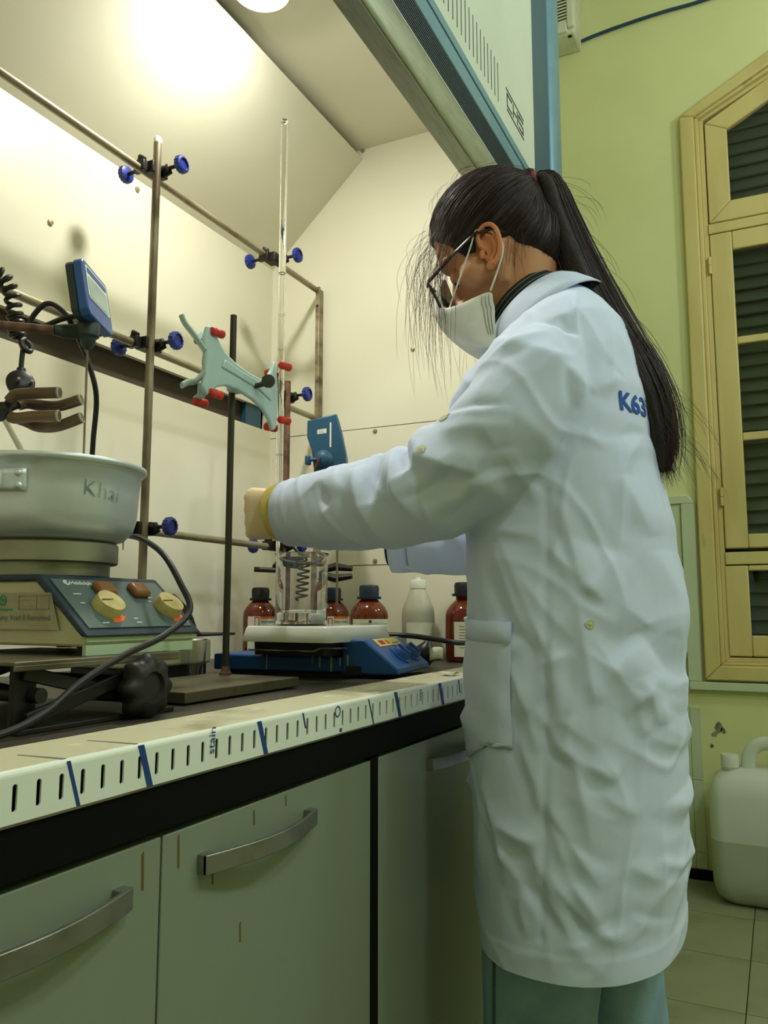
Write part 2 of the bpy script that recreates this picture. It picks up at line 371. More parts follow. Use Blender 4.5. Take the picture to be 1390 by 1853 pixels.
m_brown = M('brown_stain_and_shade', lin(112, 88, 46), 0.7, col2=lin(92, 72, 38))

# ------------------------------------------------------------------ room shell
XW = 3.38
o = MB().b2(-2.2, 3.6, -2.8, 1.5, -0.06, -0.006)
floor = struct(build('floor', o, m_grout, smooth=None)); 
first = None
for i in range(-10, 4):
    for j in range(-6, 5):
        x0 = 2.335 + 0.345 * i; y0 = 0.131 + 0.345 * j
        if x0 + 0.345 > XW + 0.01 or x0 < -1.2 or (y0 > (1.1 if x0 > 1.9 else 0.5)) or (x0 < 1.2 and y0 < -1.2): continue
        if first is None:
            tb = MB().b2(x0 + 0.0016, x0 + 0.3434, y0 + 0.0016, y0 + 0.3434, -0.006, 0.0)
            first = build('floor_tile', tb, m_tile, floor, smooth=None, loc=(x0, y0, 0)); f0 = (x0, y0)
        else: dupmesh(first, floor, (x0 - f0[0], y0 - f0[1], 0))
struct(build('ceiling', MB().b2(-2.2, 3.6, -2.8, 1.5, 4.0, 4.1), m_ceil, smooth=None))
struct(build('wall_back', MB().b2(-2.2, 3.6, 1.36, 1.5, 0, 4), m_wall, smooth=None))
struct(build('wall_right', MB().b2(-2.2, 3.6, -2.8, -2.7, 0, 4), m_wall, smooth=None))
struct(build('wall_front', MB().b2(-2.2, -2.1, -2.7, 1.36, 0, 4), m_wall, smooth=None))
YA, YB, YC = 0.272, -0.792, -0.26            # window opening, left, right, centre
ZT, ZP, ZS = 3.036, 3.318, 0.735             # springing, apex, sill
w = MB()
def wp(*p): w.prism([(XW, a, b) for a, b in p], (0.16, 0, 0))
wp((YA, 0), (1.36, 0), (1.36, 4), (YA, 4)); wp((-2.7, 0), (YB, 0), (YB, 4), (-2.7, 4)); wp((YB, 0), (YA, 0), (YA, ZS), (YB, ZS))
wp((YA, ZT), (YA, 4), (YC, 4), (YC, ZP)); wp((YB, ZT), (YC, ZP), (YC, 4), (YB, 4))
wall_end = struct(build('wall_end', w, m_wall, smooth=None))
# window: casing, frame, leaves with panes, shutter slats behind
win = bpy.data.objects.new('window_1', None); COL.objects.link(win); win.location = (XW, YC, ZS); WL[win] = V((XW, YC, ZS)); struct(win)
def ringpoly(out, inn, x0, dx):
    mb = MB(); n = len(out)
    for i in range(n):
        j = (i + 1) % n
        mb.prism([(x0, *out[i]), (x0, *out[j]), (x0, *inn[j]), (x0, *inn[i])], (dx, 0, 0))
    return mb
def arch(d, zb): 
    k = d * 0.53
    return [(YA - d, zb), (YA - d, ZT - d * 0.28), (YC, ZP - d * 1.14), (YB + d, ZT - d * 0.28), (YB + d, zb)]
build('casing', ringpoly(arch(0, 0.738), arch(0.056, 0.794), XW - 0.03, 0.05), m_wood, win, bev=0.006, smooth=35)
build('casing_bead', ringpoly(arch(0.056, 0.794), arch(0.072, 0.806), XW - 0.016, 0.05), m_wood, win, bev=0.004)
build('frame', ringpoly(arch(0.072, 0.806), arch(0.09, 0.824), XW + 0.004, 0.05), m_wood, win, bev=0.002)
build('transom', MB().b2(XW - 0.002, XW + 0.05, YB + 0.09, YA - 0.09, 2.514, 2.556), m_wood, win, bev=0.003)
build('lower_rail', MB().b2(XW - 0.002, XW + 0.05, YB + 0.09, YA - 0.09, 1.176, 1.224), m_wood, win, bev=0.003)
ym = YC
def leaf(name, y0, y1, z0, z1, panes, muntins, arch_top=False, st=0.083):
    mb = MB()
    if not arch_top:
        mb.b2(XW, XW + 0.035, y1 - st, y1, z0, z1).b2(XW, XW + 0.035, y0, y0 + st, z0, z1)
        mb.b2(XW, XW + 0.035, y0 + st, y1 - st, z0, panes[0][0]).b2(XW, XW + 0.035, y0 + st, y1 - st, panes[-1][1], z1)
    lf = build(name, mb, m_wood, win, bev=0.005)
    for a, b in muntins: build('muntin', MB().b2(XW + 0.002, XW + 0.03, y0 + st, y1 - st, a, b), m_wood, lf, bev=0.004)
    for a, b in panes: build('pane', MB().b2(XW + 0.016, XW + 0.02, y0 + st, y1 - st, a, b), m_pane, lf, smooth=None)
    return lf
pn = [(1.292, 1.656), (1.688, 2.044), (2.074, 2.434)]; mt = [(1.656, 1.688), (2.044, 2.074)]
L1 = leaf('window_leaf', ym + 0.002, 0.18, 1.238, 2.512, pn, mt)
L2 = leaf('window_leaf', YB + 0.092, ym - 0.002, 1.238, 2.512, pn, mt)
B1 = leaf('bottom_leaf', ym + 0.002, 0.186, 0.828, 1.172, [(0.907, 1.151)], [])
B2 = leaf('bottom_leaf', YB + 0.092, ym - 0.002, 0.828, 1.172, [(0.907, 1.151)], [])
# arched top light
tb = ringpoly([(0.178, 2.56), (0.178, 2.995), (YC, 3.226), (YB + 0.094, 2.995), (YB + 0.094, 2.56)], [(0.094, 2.643), (0.094, 2.95), (YC, 3.135), (YB + 0.178, 2.95), (YB + 0.178, 2.643)], XW, 0.035)
T1 = build('top_light', tb, m_wood, win, bev=0.005)
build('pane', MB().prism([(XW + 0.016, a, b) for a, b in [(0.094, 2.643), (0.094, 2.95), (YC, 3.135), (YB + 0.178, 2.95), (YB + 0.178, 2.643)]], (0.004, 0, 0)), m_pane, T1, smooth=None)
for z in (2.38, 1.44): 
    h = MB().cyl((XW - 0.006, 0.183, z - 0.035), (XW - 0.006, 0.183, z - 0.001), 0.007, n=10).cyl((XW - 0.006, 0.183, z + 0.001), (XW - 0.006, 0.183, z + 0.035), 0.007, n=10)
    build('hinge', h, m_wood, win)
sl = None; zz = 0.83
while zz < 3.2:
    if sl is None:
        mm = Matrix.Rotation(R(28), 3, 'Y'); sl = build('slat', MB().box((XW + 0.085, YC, zz), (0.008, YA - YB - 0.01, 0.058), m=mm), m_shut, win, smooth=None, loc=(XW + 0.085, YC, zz)); z0 = zz
    else: dupmesh(sl, win, (0, 0, zz - z0))
    zz += 0.053
build('shutter_dark_sheet', MB().b2(XW + 0.13, XW + 0.15, YB - 0.02, YA + 0.02, 0.7, 3.4), m_void, win, smooth=None)  # black sheet painted as the darkness behind the slats
# stone ledge, tile dado with borders, skirting
struct(build('trim_1', MB().b2(XW - 0.03, XW + 0.01, -0.82, 0.33, 0.70, 0.731), m_wtile, bev=0.003))
struct(build('trim_2', MB().b2(XW - 0.016, XW + 0.01, 0.283, 0.335, 0.731, 1.42), m_wtile, bev=0.004))
struct(build('trim_3', MB().prism([(XW - 0.016, 0.283, 1.42), (XW - 0.016, 0.306, 1.455), (XW - 0.016, 1.3, 1.455), (XW - 0.016, 1.3, 1.42)], (0.026, 0, 0)), m_wtile, bev=0.004))
struct(build('baseboard_end', MB().b2(XW - 0.014, XW + 0.01, 0.262, 1.3, 0.0, 0.036), m_black, bev=0.003))
ft = None
zj = [0.04, 0.10, 0.363, 0.632, 0.897, 1.162, 1.42]
for a, b in zip(zj, zj[1:]):
    y = 0.296 if b < 0.7 else 0.337
    if a < 0.7 <= b: b_ = b
    while y < 1.3:
        y1 = 0.335 if y < 0.3 else min(y + 0.2, 1.3)
        build('wall_tile', MB().b2(XW - 0.007, XW + 0.004, y + 0.0008, y1 - 0.0008, a + 0.0008, b - 0.0008), m_wtile, wall_end, smooth=None)
        y = y1
for (y, z, r) in ((0.235, 0.56, 0.022), (0.22, 0.55, 0.014), (0.25, 0.535, 0.016), (0.262, 0.49, 0.01)):
    pts = [(XW, y + r * math.cos(a) * (0.7 + 0.5 * noise.noise((a * 2, y * 50, z))), z + r * math.sin(a) * (0.8 + 0.5 * noise.noise((a * 2, z * 40, y)))) for a in [2 * PI * k / 14 for k in range(14)]]
    decal(pts, m_scuff, wall_end, 'plaster_scuff', 0.0008, (-1, 0, 0))
# blue cable on the wall
t = build('wall_cable', MB().tube(catmull([(XW - 0.012, 0.86, 3.485), (XW - 0.012, 0.77, 3.499), (XW - 0.012, 0.62, 3.522), (XW - 0.012, 0.478, 3.5325), (XW - 0.012, 0.317, 3.5366), (XW - 0.012, 0.13, 3.534), (XW - 0.012, -0.3, 3.56)]), 0.007, 8), m_bluecable)
tag(t, 'thin dark blue cable running along the yellow green wall above the window', 'cable')
# wall air conditioner
ac = thing('air_conditioner', 'old white wall air conditioner with louvred front, beside the blue hood post', 'air conditioner', (3.3, 1.0, 3.44))
build('body', MB().b2(3.235, XW, 0.664, 1.30, 3.475, 3.80), m_ac, ac, bev=0.012)
build('front_rim', MB().b2(3.215, 3.24, 0.664, 0.694, 3.49, 3.80).b2(3.215, 3.24, 0.694, 1.30, 3.475, 3.52).b2(3.215, 3.24, 0.694, 1.30, 3.78, 3.80), m_ac, ac, bev=0.006)
build('grille_backing', MB().b2(3.232, 3.236, 0.694, 1.3, 3.52, 3.78), m_slot, ac, smooth=None)
lv = None
for k in range(17):
    z = 3.527 + k * 0.0148
    if lv is None: lv = build('louvre', MB().box((3.226, 0.995, z), (0.016, 0.61, 0.006), m=Matrix.Rotation(R(-25), 3, 'Y')), m_ac, ac, smooth=None); zl = z
    else: dupmesh(lv, ac, (0, 0, z - zl))
build('drain_hole', MB().cyl((3.26, 0.69, 3.4735), (3.26, 0.69, 3.477), 0.009), m_slot, ac)

# ------------------------------------------------------------------ fume hood
ZB = 0.893          # bench level
hood = thing('fume_hood', 'large cream lined fume hood with grey front panel and blue trims', 'fume hood', (0.9, 0.8, 0.0))
XL, XS, YF, YK = 0.15, 1.6956, 0.47, 1.15
def hp(name, mb, mat, **k): return build(name, mb, mat, hood, **k)
hp('back_panel', MB().b2(XL, XS + 0.02, YK, YK + 0.012, ZB, 1.4535).b2(1.6776, XS + 0.02, YK, YK + 0.012, 1.4535, 1.5098), m_hood, smooth=None)
hp('back_panel', MB().b2(XL, XS + 0.02, YK, YK + 0.012, 1.5098, 1.888), m_hood, smooth=None)
hp('exhaust_plenum', MB().b2(XL, 1.69, YK + 0.022, YK + 0.03, 1.40, 1.56).b2(XL, 1.69, YK + 0.012, YK + 0.03, 1.5098, 1.5140), m_plenum, smooth=None)
hp('slot_damper', MB().b2(1.598, 1.662, YK + 0.006, YK + 0.02, 1.455, 1.5095), m_blued, smooth=None)
hp('baffle', MB().prism([(XL, 1.152, 1.884), (XL, 0.885, 2.128), (XL, 0.893, 2.137), (XL, 1.16, 1.893)], (XS + 0.004 - XL, 0, 0)), m_hood, smooth=None)
hp('roof_panel', MB().b2(XL, XS + 0.02, 0.49, 1.2, 2.153, 2.165), m_hood, smooth=None)
for z0, z1 in ((ZB, 1.1055), (1.1075, 1.4345), (1.4365, 2.153)):
    hp('side_panel', MB().b2(XS, XS + 0.015, 0.50, YK + 0.012, z0, z1), m_hood, smooth=None)
hp('side_panel', MB().b2(XL - 0.015, XL, 0.50, YK + 0.012, ZB, 2.153), m_hood, smooth=None)
hp('outer_shell', MB().b2(XS + 0.015, 1.985, 0.50, 1.35, 0.0, 2.9).b2(XL - 0.1, XS + 0.1, 1.19, 1.35, 0.0, 2.9), m_hoodext, smooth=None)
hp('corner_post', MB().b2(1.737, 1.885, 0.4575, 0.52, 0.0, 2.9), m_blued, bev=0.003)
hp('corner_post', MB().prism([(1.885, 0.4575, 0), (1.90, 0.448, 0), (1.97, 0.448, 0), (1.988, 0.46, 0), (1.988, 0.55, 0), (1.885, 0.55, 0)], (0, 0, 2.9)), m_bluel, bev=0.004)
# sash bottom: underside, rounded grip, grille, blue bands, front panel with vents
XE = 1.737
sash = hp('sash', MB().b2(XL, XE, 0.4575, 0.489, 1.80, 1.812), m_alu, smooth=None)
prof = []
for k in range(9):
    a = PI * k / 8
    prof.append((0.4575 - 0.007 * math.sin(a), 1.8355 - 0.0345 * math.cos(a)))
g = MB().prism([(XL, a, b) for a, b in prof] + [(XL, 0.47, 1.87), (XL, 0.47, 1.801)], (XE - XL, 0, 0))
build('sash_grip', g, m_alu, sash, smooth=60)
build('sash_edge', MB().b2(XL, XE, 0.4555, 0.468, 1.8702, 1.8725), m_lampring, sash, smooth=None)
build('glass', MB().b2(XL, XS, 0.476, 0.482, 1.812, 2.15), m_pane, sash, smooth=None)
hp('grille_backing', MB().b2(XL, XE, 0.4625, 0.468, 1.8725, 1.928), m_void, smooth=None)
rb = None
for k in range(10):
    z = 1.8755 + k * 0.0055
    if rb is None: rb = hp('grille_rib', MB().b2(XL, XE, 0.4555, 0.463, z, z + 0.0030), m_grille, smooth=None)
    else: dupmesh(rb, hood, (0, 0, k * 0.0055))
hp('light_blue_band', MB().b2(XL, XE, 0.4545, 0.468, 1.9285, 1.9635), m_bluel, bev=0.002)
hp('dark_joint', MB().b2(XL, XE, 0.4595, 0.468, 1.9635, 1.9675), m_grille, smooth=None)
hp('light_blue_band', MB().b2(XL, XE, 0.4545, 0.468, 1.9675, 1.988), m_bluel, bev=0.002)
front = hp('front_panel', MB().b2(XL, XE, 0.4575, 0.49, 1.988, 2.9), m_hoodext, smooth=None)
vs = None
for k in range(44):
    x = 1.4653 - k * 0.0211
    if vs is None: vs = build('vent_slot', MB().b2(x - 0.0016, x + 0.0016, 0.4572, 0.459, 2.019, 2.103), m_slot, front, smooth=None); x0 = x
    else: dupmesh(vs, front, (x - x0, 0, 0))
fy = 0.4570
build('logo', MB().b2(1.519, 1.648, fy, 0.458, 2.0805, 2.0845).b2(1.524, 1.650, fy, 0.458, 2.0355, 2.0395)
      .b2(1.524, 1.561, fy, 0.458, 2.0705, 2.0755).b2(1.524, 1.529, fy, 0.458, 2.0445, 2.0755).b2(1.524, 1.561, fy, 0.458, 2.0445, 2.049)
      .b2(1.5675, 1.5725, fy, 0.458, 2.0445, 2.0755).b2(1.5975, 1.6025, fy, 0.458, 2.0445, 2.0755).b2(1.5725, 1.5975, fy, 0.458, 2.0578, 2.062)
      .b2(1.609, 1.646, fy, 0.458, 2.0705, 2.0755).b2(1.609, 1.614, fy, 0.458, 2.0578, 2.0755).b2(1.609, 1.646, fy, 0.458, 2.0578, 2.0622).b2(1.641, 1.646, fy, 0.458, 2.0445, 2.062).b2(1.609, 1.646, fy, 0.458, 2.0445, 2.049), m_ink, front, smooth=None)
# screws of the liner
for (x, z) in ((0.983, 1.697), (1.195, 1.8641), (1.60, 1.222), (1.13, 1.128)):
    hp('screw', MB().lathe([(0.001, -0.004), (0.0055, -0.003), (0.006, 0), (0.006, 0.002)], (x, YK, z), (0, 1, 0), 12), m_screw)
for (y, z) in ((0.924, 2.1066), (0.75, 1.6143), (0.849, 1.4267), (0.849, 1.116), (0.885, 2.15)):
    hp('screw', MB().lathe([(0.001, -0.004), (0.005, -0.003), (0.0055, 0), (0.0055, 0.002)], (XS, y, z), (1, 0, 0), 12), m_screw)
decal([(1.213, YK, 1.245), (1.219, YK, 1.25), (1.222, YK, 1.235), (1.220, YK, 1.215), (1.216, YK, 1.20), (1.214, YK, 1.222)], m_brown, hood, 'rust_mark', 0.0006)
decal([(1.193, YK, 1.142), (1.197, YK, 1.142), (1.196, YK, 1.118), (1.194, YK, 1.118)], m_brown, hood, 'rust_mark', 0.0006)
# hood lamp
lamp = thing('hood_lamp', 'round white ceiling lamp glowing inside the top of the fume hood', 'lamp', (1.107, 0.786, 2.153))
build('lamp_ring', MB().lathe([(0.05, -0.004), (0.066, -0.012), (0.068, -0.022), (0.052, -0.040), (0.046, -0.041), (0.043, -0.024)], (1.107, 0.786, 2.153), (0, 0, 1), 36), m_lampring, lamp)
build('globe', MB().lathe([(0.040, -0.022), (0.040, -0.034), (0.032, -0.046), (0.018, -0.053), (0.004, -0.055)], (1.107, 0.786, 2.153), (0, 0, 1), 28), m_lamp, lamp, smooth=60)
build('finial', MB().lathe([(0.004, -0.055), (0.003, -0.062), (0.0006, -0.072)], (1.107, 0.786, 2.153), (0, 0, 1), 12), m_lampring, lamp)

# worktop with slotted front rail
top = thing('worktop', 'dark worktop of the fume hood with a slotted white front rail', 'worktop', (0.9, 0.8, 0.82))
build('slab', MB().b2(0.14, 1.692, 0.485, 1.149, 0.83, ZB), m_bench, top, smooth=None)
RY0, RY1, RZ = 0.45, 0.531, 0.8978
rl = MB(); 
x = 0.3806 - 0.0095 - 0.019 * 22; hw, hz, zc = 0.0020, 0.0088, 0.8802; xe = x
z0, z1 = 0.8640, 0.8936
inn = []
while xe < 1.72:
    c = xe + 0.0095; n = 16; st = []; oc = []
    for k in range(n):
        a = 2 * PI * (k + 0.5) / n; cx, sx = math.cos(a), math.sin(a)
        st.append((c + hw * cx, RY0, zc + (hz - hw) * (1 if sx > 0 else -1) + hw * sx))
    tt = [(1, .5), (1, 1), (.5, 1), (0, 1), (-.5, 1), (-1, 1), (-1, .5), (-1, 0.0)]
    per = [(c + 0.0095, zc), ]
    # outer rectangle sampled at the same angles
    for k in range(n):
        a = 2 * PI * (k + 0.5) / n; cx, sx = math.cos(a), math.sin(a); q = 1 / max(abs(cx), abs(sx))
        px_, pz_ = cx * q, sx * q
        if abs(abs(px_) - abs(pz_)) < 0.35 and max(abs(px_), abs(pz_)) > .99 and min(abs(px_), abs(pz_)) > 0.6: px_, pz_ = math.copysign(1, px_), math.copysign(1, pz_)
        oc.append((c + 0.0095 * px_, RY0, zc + ((z1 - zc) if pz_ > 0 else (zc - z0)) * pz_))
    rl.loft([oc, st, [(p[0], RY0 + 0.0015, p[2]) for p in st]], cap=False)
    xe += 0.019
# rounded top edge and top plate
arc = [(RY0 + 0.0042 - 0.0042 * math.cos(a), RZ - 0.0042 + 0.0042 * math.sin(a)) for a in [PI / 2 * k / 5 for k in range(6)]]
rl.loft([[(x, a, b) for a, b in arc], [(1.72, a, b) for a, b in arc]], cap=False, closed=False)
build('rail_front', rl, m_rail, top, smooth=50)
build('rail_top', MB().b2(x, 1.72, arc[-1][0], RY1, 0.8958, RZ).b2(x, 1.72, RY1 - 0.002, RY1, ZB - 0.01, RZ), m_railtop, top, smooth=None)
build('rail_core', MB().b2(x, 1.72, RY0 + 0.006, RY1 - 0.003, 0.862, 0.8955), m_slot, top, smooth=None)
build('rail_lip', MB().b2(x, 1.72, RY0 - 0.001, RY0 + 0.006, 0.8626, 0.8642), m_jackplate, top, smooth=None)
build('black_edge', MB().b2(x, 1.736, 0.452, 0.484, 0.8254, 0.8624), m_black, top, bev=0.002)
for (xa, za, xb, zb_, wd) in ((0.4237, 0.8965, 0.4346, 0.8641, 0.0016), (0.495, 0.897, 0.5065, 0.8641, 0.0032), (0.6536, 0.896, 0.6660, 0.8641, 0.0034), (0.7321, 0.895, 0.7379, 0.879, 0.0013), (0.8815, 0.895, 0.8949, 0.8641, 0.0014), (0.9572, 0.8965, 0.9712, 0.8641, 0.0042), (1.1075, 0.896, 1.1208, 0.8641, 0.0050), (1.185, 0.895, 1.19, 0.875, 0.002)):
    decal([(xa - wd, RY0, za), (xa + wd, RY0, za), (xb + wd, RY0, zb_), (xb - wd, RY0, zb_)], m_film, top, 'printed_stripe', 0.0004)
for (xa, ln, wd) in ((0.4225, 0.045, 0.0007), (0.493, 0.05, 0.0009)):
    decal([(xa - 0.002, RY0 + 0.003, RZ), (xa + 0.002, RY0 + 0.003, RZ), (xa + 0.002 - ln * 0.1, RY0 + ln, RZ), (xa + 0.0005 - ln * 0.1, RY0 + ln, RZ)], m_greyink, top, 'printed_stripe', 0.0003, (0, 0, 1))
lettering('stain', 0.0125, plane_fn((0.5855, RY0 - 0.0002, 0.8765), (0.08, 0, 1), (-1, 0, 0.08)), m_film, top)
lettering('less', 0.011, plane_fn((1.040, RY0 - 0.0002, 0.8775), (0.05, 0, 1), (-1, 0, 0.05)), m_film, top)
rg = MB(); rg.loft([[(0.8058 + r * math.cos(a), RY0 - d, 0.8885 + r * math.sin(a)) for a in [2 * PI * k / 24 for k in range(24)]] for r, d in ((0.0062, 0.0001), (0.0062, 0.0005), (0.0048, 0.0005), (0.0048, 0.0001))], cap=False)
rg.b2(0.8105, 0.8155, RY0 - 0.0004, RY0, 0.8655, 0.8695)
build('printed_ring', rg, m_film, top, smooth=None)
for (xx, yy, rr) in ((0.72, 0.50, 0.008), (0.80, 0.512, 0.006), (0.86, 0.495, 0.009), (1.0, 0.50, 0.012), (0.62, 0.505, 0.006), (1.12, 0.51, 0.01)):
    pts = [(xx + rr * (1 + 0.3 * noise.noise((a, xx * 9, 0))) * math.cos(a), yy + rr * 0.5 * (1 + 0.3 * noise.noise((a, yy * 9, 4))) * math.sin(a), RZ) for a in [2 * PI * k / 14 for k in range(14)]]
    decal(pts, m_paper, top, 'dried_splash', 0.0003, (0, 0, 1))
pc = MB().grid([[(1.205 + 0.011 * i, 0.468 + 0.012 * j, RZ + 0.0006 + 0.006 * math.sin(i * 0.9 + 0.4 * j)) for i in range(4)] for j in range(3)])
tag(build('paper_scrap', pc, m_paper, solid=0.0004), 'small curled white paper scrap lying on the slotted rail', 'paper')

# base cabinets
def cabinet(label, x0, x1, doors, handles):
    c = thing('base_cabinet', label, 'cabinet', ((x0 + x1) / 2, 0.7, 0.0))
    build('carcass', MB().b2(x0, x1, 0.478, 1.1, 0.08, 0.824).b2(x0 + 0.03, x1 - 0.03, 0.53, 1.1, 0.0, 0.08), m_black, c, smooth=None)
    for (a, b), h in zip(doors, handles):
        d = build('door', MB().b2(a, b, 0.4565, 0.4765, 0.10, 0.820), m_door, c, bev=0.0012)
        if h:
            h0, h1 = h; mb = MB(); G = []; n = 18; zc = 0.7865; hh = 0.0082
            for k in range(n + 1):
                t = k / n; xx = h0 + (h1 - h0) * t; bow = 0.010 + 0.016 * math.sin(PI * t)
                if k in (0, n): bow = 0.010
                zz = zc
                G.append([(xx, 0.4565 - bow, zz - hh), (xx, 0.4565 - bow, zz + hh), (xx, 0.4565 - bow + 0.004, zz + hh), (xx, 0.4565 - bow + 0.004, zz - hh)])
            mb.loft(G); mb.b2(h0, h0 + 0.012, 0.4465, 0.4567, zc - hh, zc + hh).b2(h1 - 0.012, h1, 0.4465, 0.4567, zc - hh, zc + hh)
            build('handle', mb, m_handle, d, smooth=50, bev=0.0008)
    return c
c1 = cabinet('white base cabinet with two doors below the slotted rail, nearest the camera', 0.04, 0.902, [(0.06, 0.5292), (0.5318, 0.900)], [(0.30, 0.489), (0.5752, 0.7588)])
c2 = cabinet('white base cabinet beyond the black gap, partly hidden by the lab coat', 0.9223, 1.70, [(0.9225, 1.31), (1.3126, 1.698)], [(1.0735, 1.247), None])
build('gap_shade_strip', MB().b2(0.9006, 0.9221, 0.4572, 1.1, 0.10, 0.8235), m_black, c1, smooth=None)  # black filler standing in for the shade in the gap between cabinets
for (a, zt, zb_, wd) in ((0.5086, 0.812, 0.785, 0.0016), (0.5503, 0.815, 0.79, 0.0013), (0.5963, 0.776, 0.764, 0.0012), (0.6387, 0.718, 0.702, 0.0014), (0.6573, 0.812, 0.80, 0.0012), (0.676, 0.776, 0.773, 0.0016), (0.712, 0.815, 0.806, 0.001)):
    decal([(a - wd, 0.4564, zt), (a + wd * 0.5, 0.4564, zt + 0.002), (a + wd, 0.4564, (zt + zb_) / 2), (a + wd * 1.3, 0.4564, zb_), (a - wd * 0.3, 0.4564, zb_)], m_brown, c1, 'rust_drip', 0.0003)

# ------------------------------------------------------------------ support lattice in the hood
lat = thing('support_lattice', 'weathered steel rod lattice fixed in front of the hood back wall', 'lab frame', (1.1, 1.0, ZB))
BY, PY = 1.004, 0.984
for z in (1.798, 1.470, 1.140):
    build('crossbar', MB().cyl((0.2, BY, z), (1.683 if z > 1.2 else 1.50, BY, z), 0.0070, n=16), m_steelx, lat)
build('upright', MB().cyl((1.0694, PY - 0.001, ZB), (1.0694, PY - 0.001, 1.852), 0.0073, n=16), m_steel, lat)
build('upright_cap', MB().lathe([(0.0073, 0), (0.0073, 0.008), (0.005, 0.012), (0.001, 0.013)], (1.0694, PY - 0.001, 1.852), (0, 0, 1), 16), m_whitep, lat)
build('upright', MB().cyl((1.5135, PY - 0.003, ZB), (1.5135, PY - 0.003, 1.518), 0.0073, n=16), m_rust, lat)
ep = build('end_post', MB().b2(1.672, 1.678, 0.994, 1.005, ZB, 1.805).b2(1.678, 1.692, 0.994, 0.998, ZB, 1.80), m_steelx, lat, bev=0.001)
build('hole', MB().cyl((1.6715, 0.9995, 1.755), (1.6725, 0.9995, 1.755), 0.0035, n=12), m_slot, ep)
# boss-head clamps with two blue knobs each
def boss(x, z, label):
    t = thing('boss_head_clamp', label, 'clamp', (x, 0.995, z), 'boss head clamps on the lattice')
    m = MB()
    m.box((x, 0.994, z), (0.026, 0.026, 0.022)).box((x - 0.019, 1.004, z), (0.012, 0.024, 0.02)).box((x + 0.018, 0.986, z), (0.012, 0.018, 0.024))
    m.tube([(x - 0.016, 1.012, z + 0.010), (x - 0.02, 1.004, z + 0.017), (x - 0.018, 0.994, z + 0.012)], [0.004, 0.006, 0.004], 8)
    m.tube([(x + 0.012, 0.976, z - 0.010), (x + 0.014, 0.966, z - 0.004), (x + 0.012, 0.97, z + 0.01)], [0.004, 0.007, 0.005], 8)
    build('body', m, m_iron, t, bev=0.004)
    for dx, y0, y1 in ((0.012, 0.975, 0.942), (-0.006, 1.018, 1.046)):
        s = 1 if y1 > y0 else -1
        scr = build('screw', MB().cyl((x + dx, y0, z + 0.002), (x + dx, y1, z + 0.002), 0.0035, n=10).cyl((x + dx, y0 - s * 0.004, z + 0.002), (x + dx, y0 + s * 0.008, z + 0.002), 0.0065, n=10), m_iron, t)
        rings = []
        for rr, d in ((0.010, -0.001), (0.0152, 0.001), (0.016, 0.006), (0.0152, 0.011), (0.011, 0.0125), (0.0105, 0.010)):
            rings.append([(x + dx + rr * (1 + (0.05 if k % 2 else -0.05) * (rr > 0.012)) * math.cos(2 * PI * k / 28), y1 + s * d, z + 0.002 + rr * (1 + (0.05 if k % 2 else -0.05) * (rr > 0.012)) * math.sin(2 * PI * k / 28)) for k in range(28)])
        build('knob', MB().loft(rings), m_knob, scr, smooth=50)
    return t
b1 = boss(1.0694, 1.803, 'black boss head clamp with blue knobs at the top of the tall upright')
dup(b1, (1.0694, 0.995, 1.472), 'black boss head clamp with blue knobs where the tall upright meets the middle bar')
dup(b1, (1.0694, 0.995, 1.142), 'black boss head clamp on the lowest bar beside the aluminium pot')
dup(b1, (1.465, 0.995, 1.793), 'black boss head clamp on the top bar behind the glass burette')
dup(b1, (1.5135, 0.995, 1.484), 'black boss head clamp with blue knobs joining the rusty upright to the middle bar')
dup(b1, (1.4985, 0.995, 1.142), 'black boss head clamp on the lowest bar just above the beaker')
# small holder with horizontal rod on rusty upright
hc = thing('clamp_holder', 'black three finger clamp on a short rod behind the beaker', 'clamp', (1.5135, 0.98, 1.085))
build('rod', MB().cyl((1.452, 1.02, 1.089), (1.53, 0.90, 1.083), 0.0055, n=12), m_dkrod, hc)
build('head', MB().box((1.5135, 0.965, 1.085), (0.034, 0.05, 0.034)).tube([(1.49, 0.975, 1.07), (1.485, 0.985, 1.098), (1.50, 0.99, 1.106)], [0.006, 0.01, 0.006], 8), m_iron, hc, bev=0.005)
for dz in (0.008, -0.008):
    build('finger', MB().tube([(1.527, 0.90, 1.083 + dz * 0.5), (1.545, 0.872, 1.083 + dz * 1.6), (1.556, 0.835, 1.083 + dz)], [0.007, 0.009, 0.006], 8), m_iron, hc)

# ------------------------------------------------------------------ things on the bench, left
# lab jack
jk = thing('lab_jack', 'black scissor lab jack carrying the beige hotplate', 'lab jack', (0.61, 0.7, ZB))
build('base_plate', MB().b2(0.50, 0.70, 0.592, 0.80, ZB, ZB + 0.005), m_jack, jk, bev=0.001)
build('top_plate', MB().b2(0.49, 0.702, 0.588, 0.802, 0.9525, 0.9565).b2(0.49, 0.702, 0.588, 0.590, 0.948, 0.9535), m_jackplate, jk, bev=0.001)
for yy in (0.60, 0.79):
    for s in (1, -1):
        mm = Matrix.Rotation(s * R(14), 3, 'Y'); build('scissor_arm', MB().box((0.595, yy + s * 0.003, 0.925), (0.17, 0.005, 0.013), m=mm), m_jack, jk, bev=0.001)
for xx in (0.525, 0.667): build('cross_shaft', MB().cyl((xx, 0.594, 0.925), (xx, 0.80, 0.925), 0.007, n=14), m_jack, jk)
build('side_web', MB().b2(0.655, 0.695, 0.606, 0.612, ZB + 0.005, 0.9525), m_jack, jk, bev=0.001)
build('side_web', MB().b2(0.505, 0.53, 0.606, 0.612, ZB + 0.005, 0.9525), m_jack, jk, bev=0.001)
kn = []
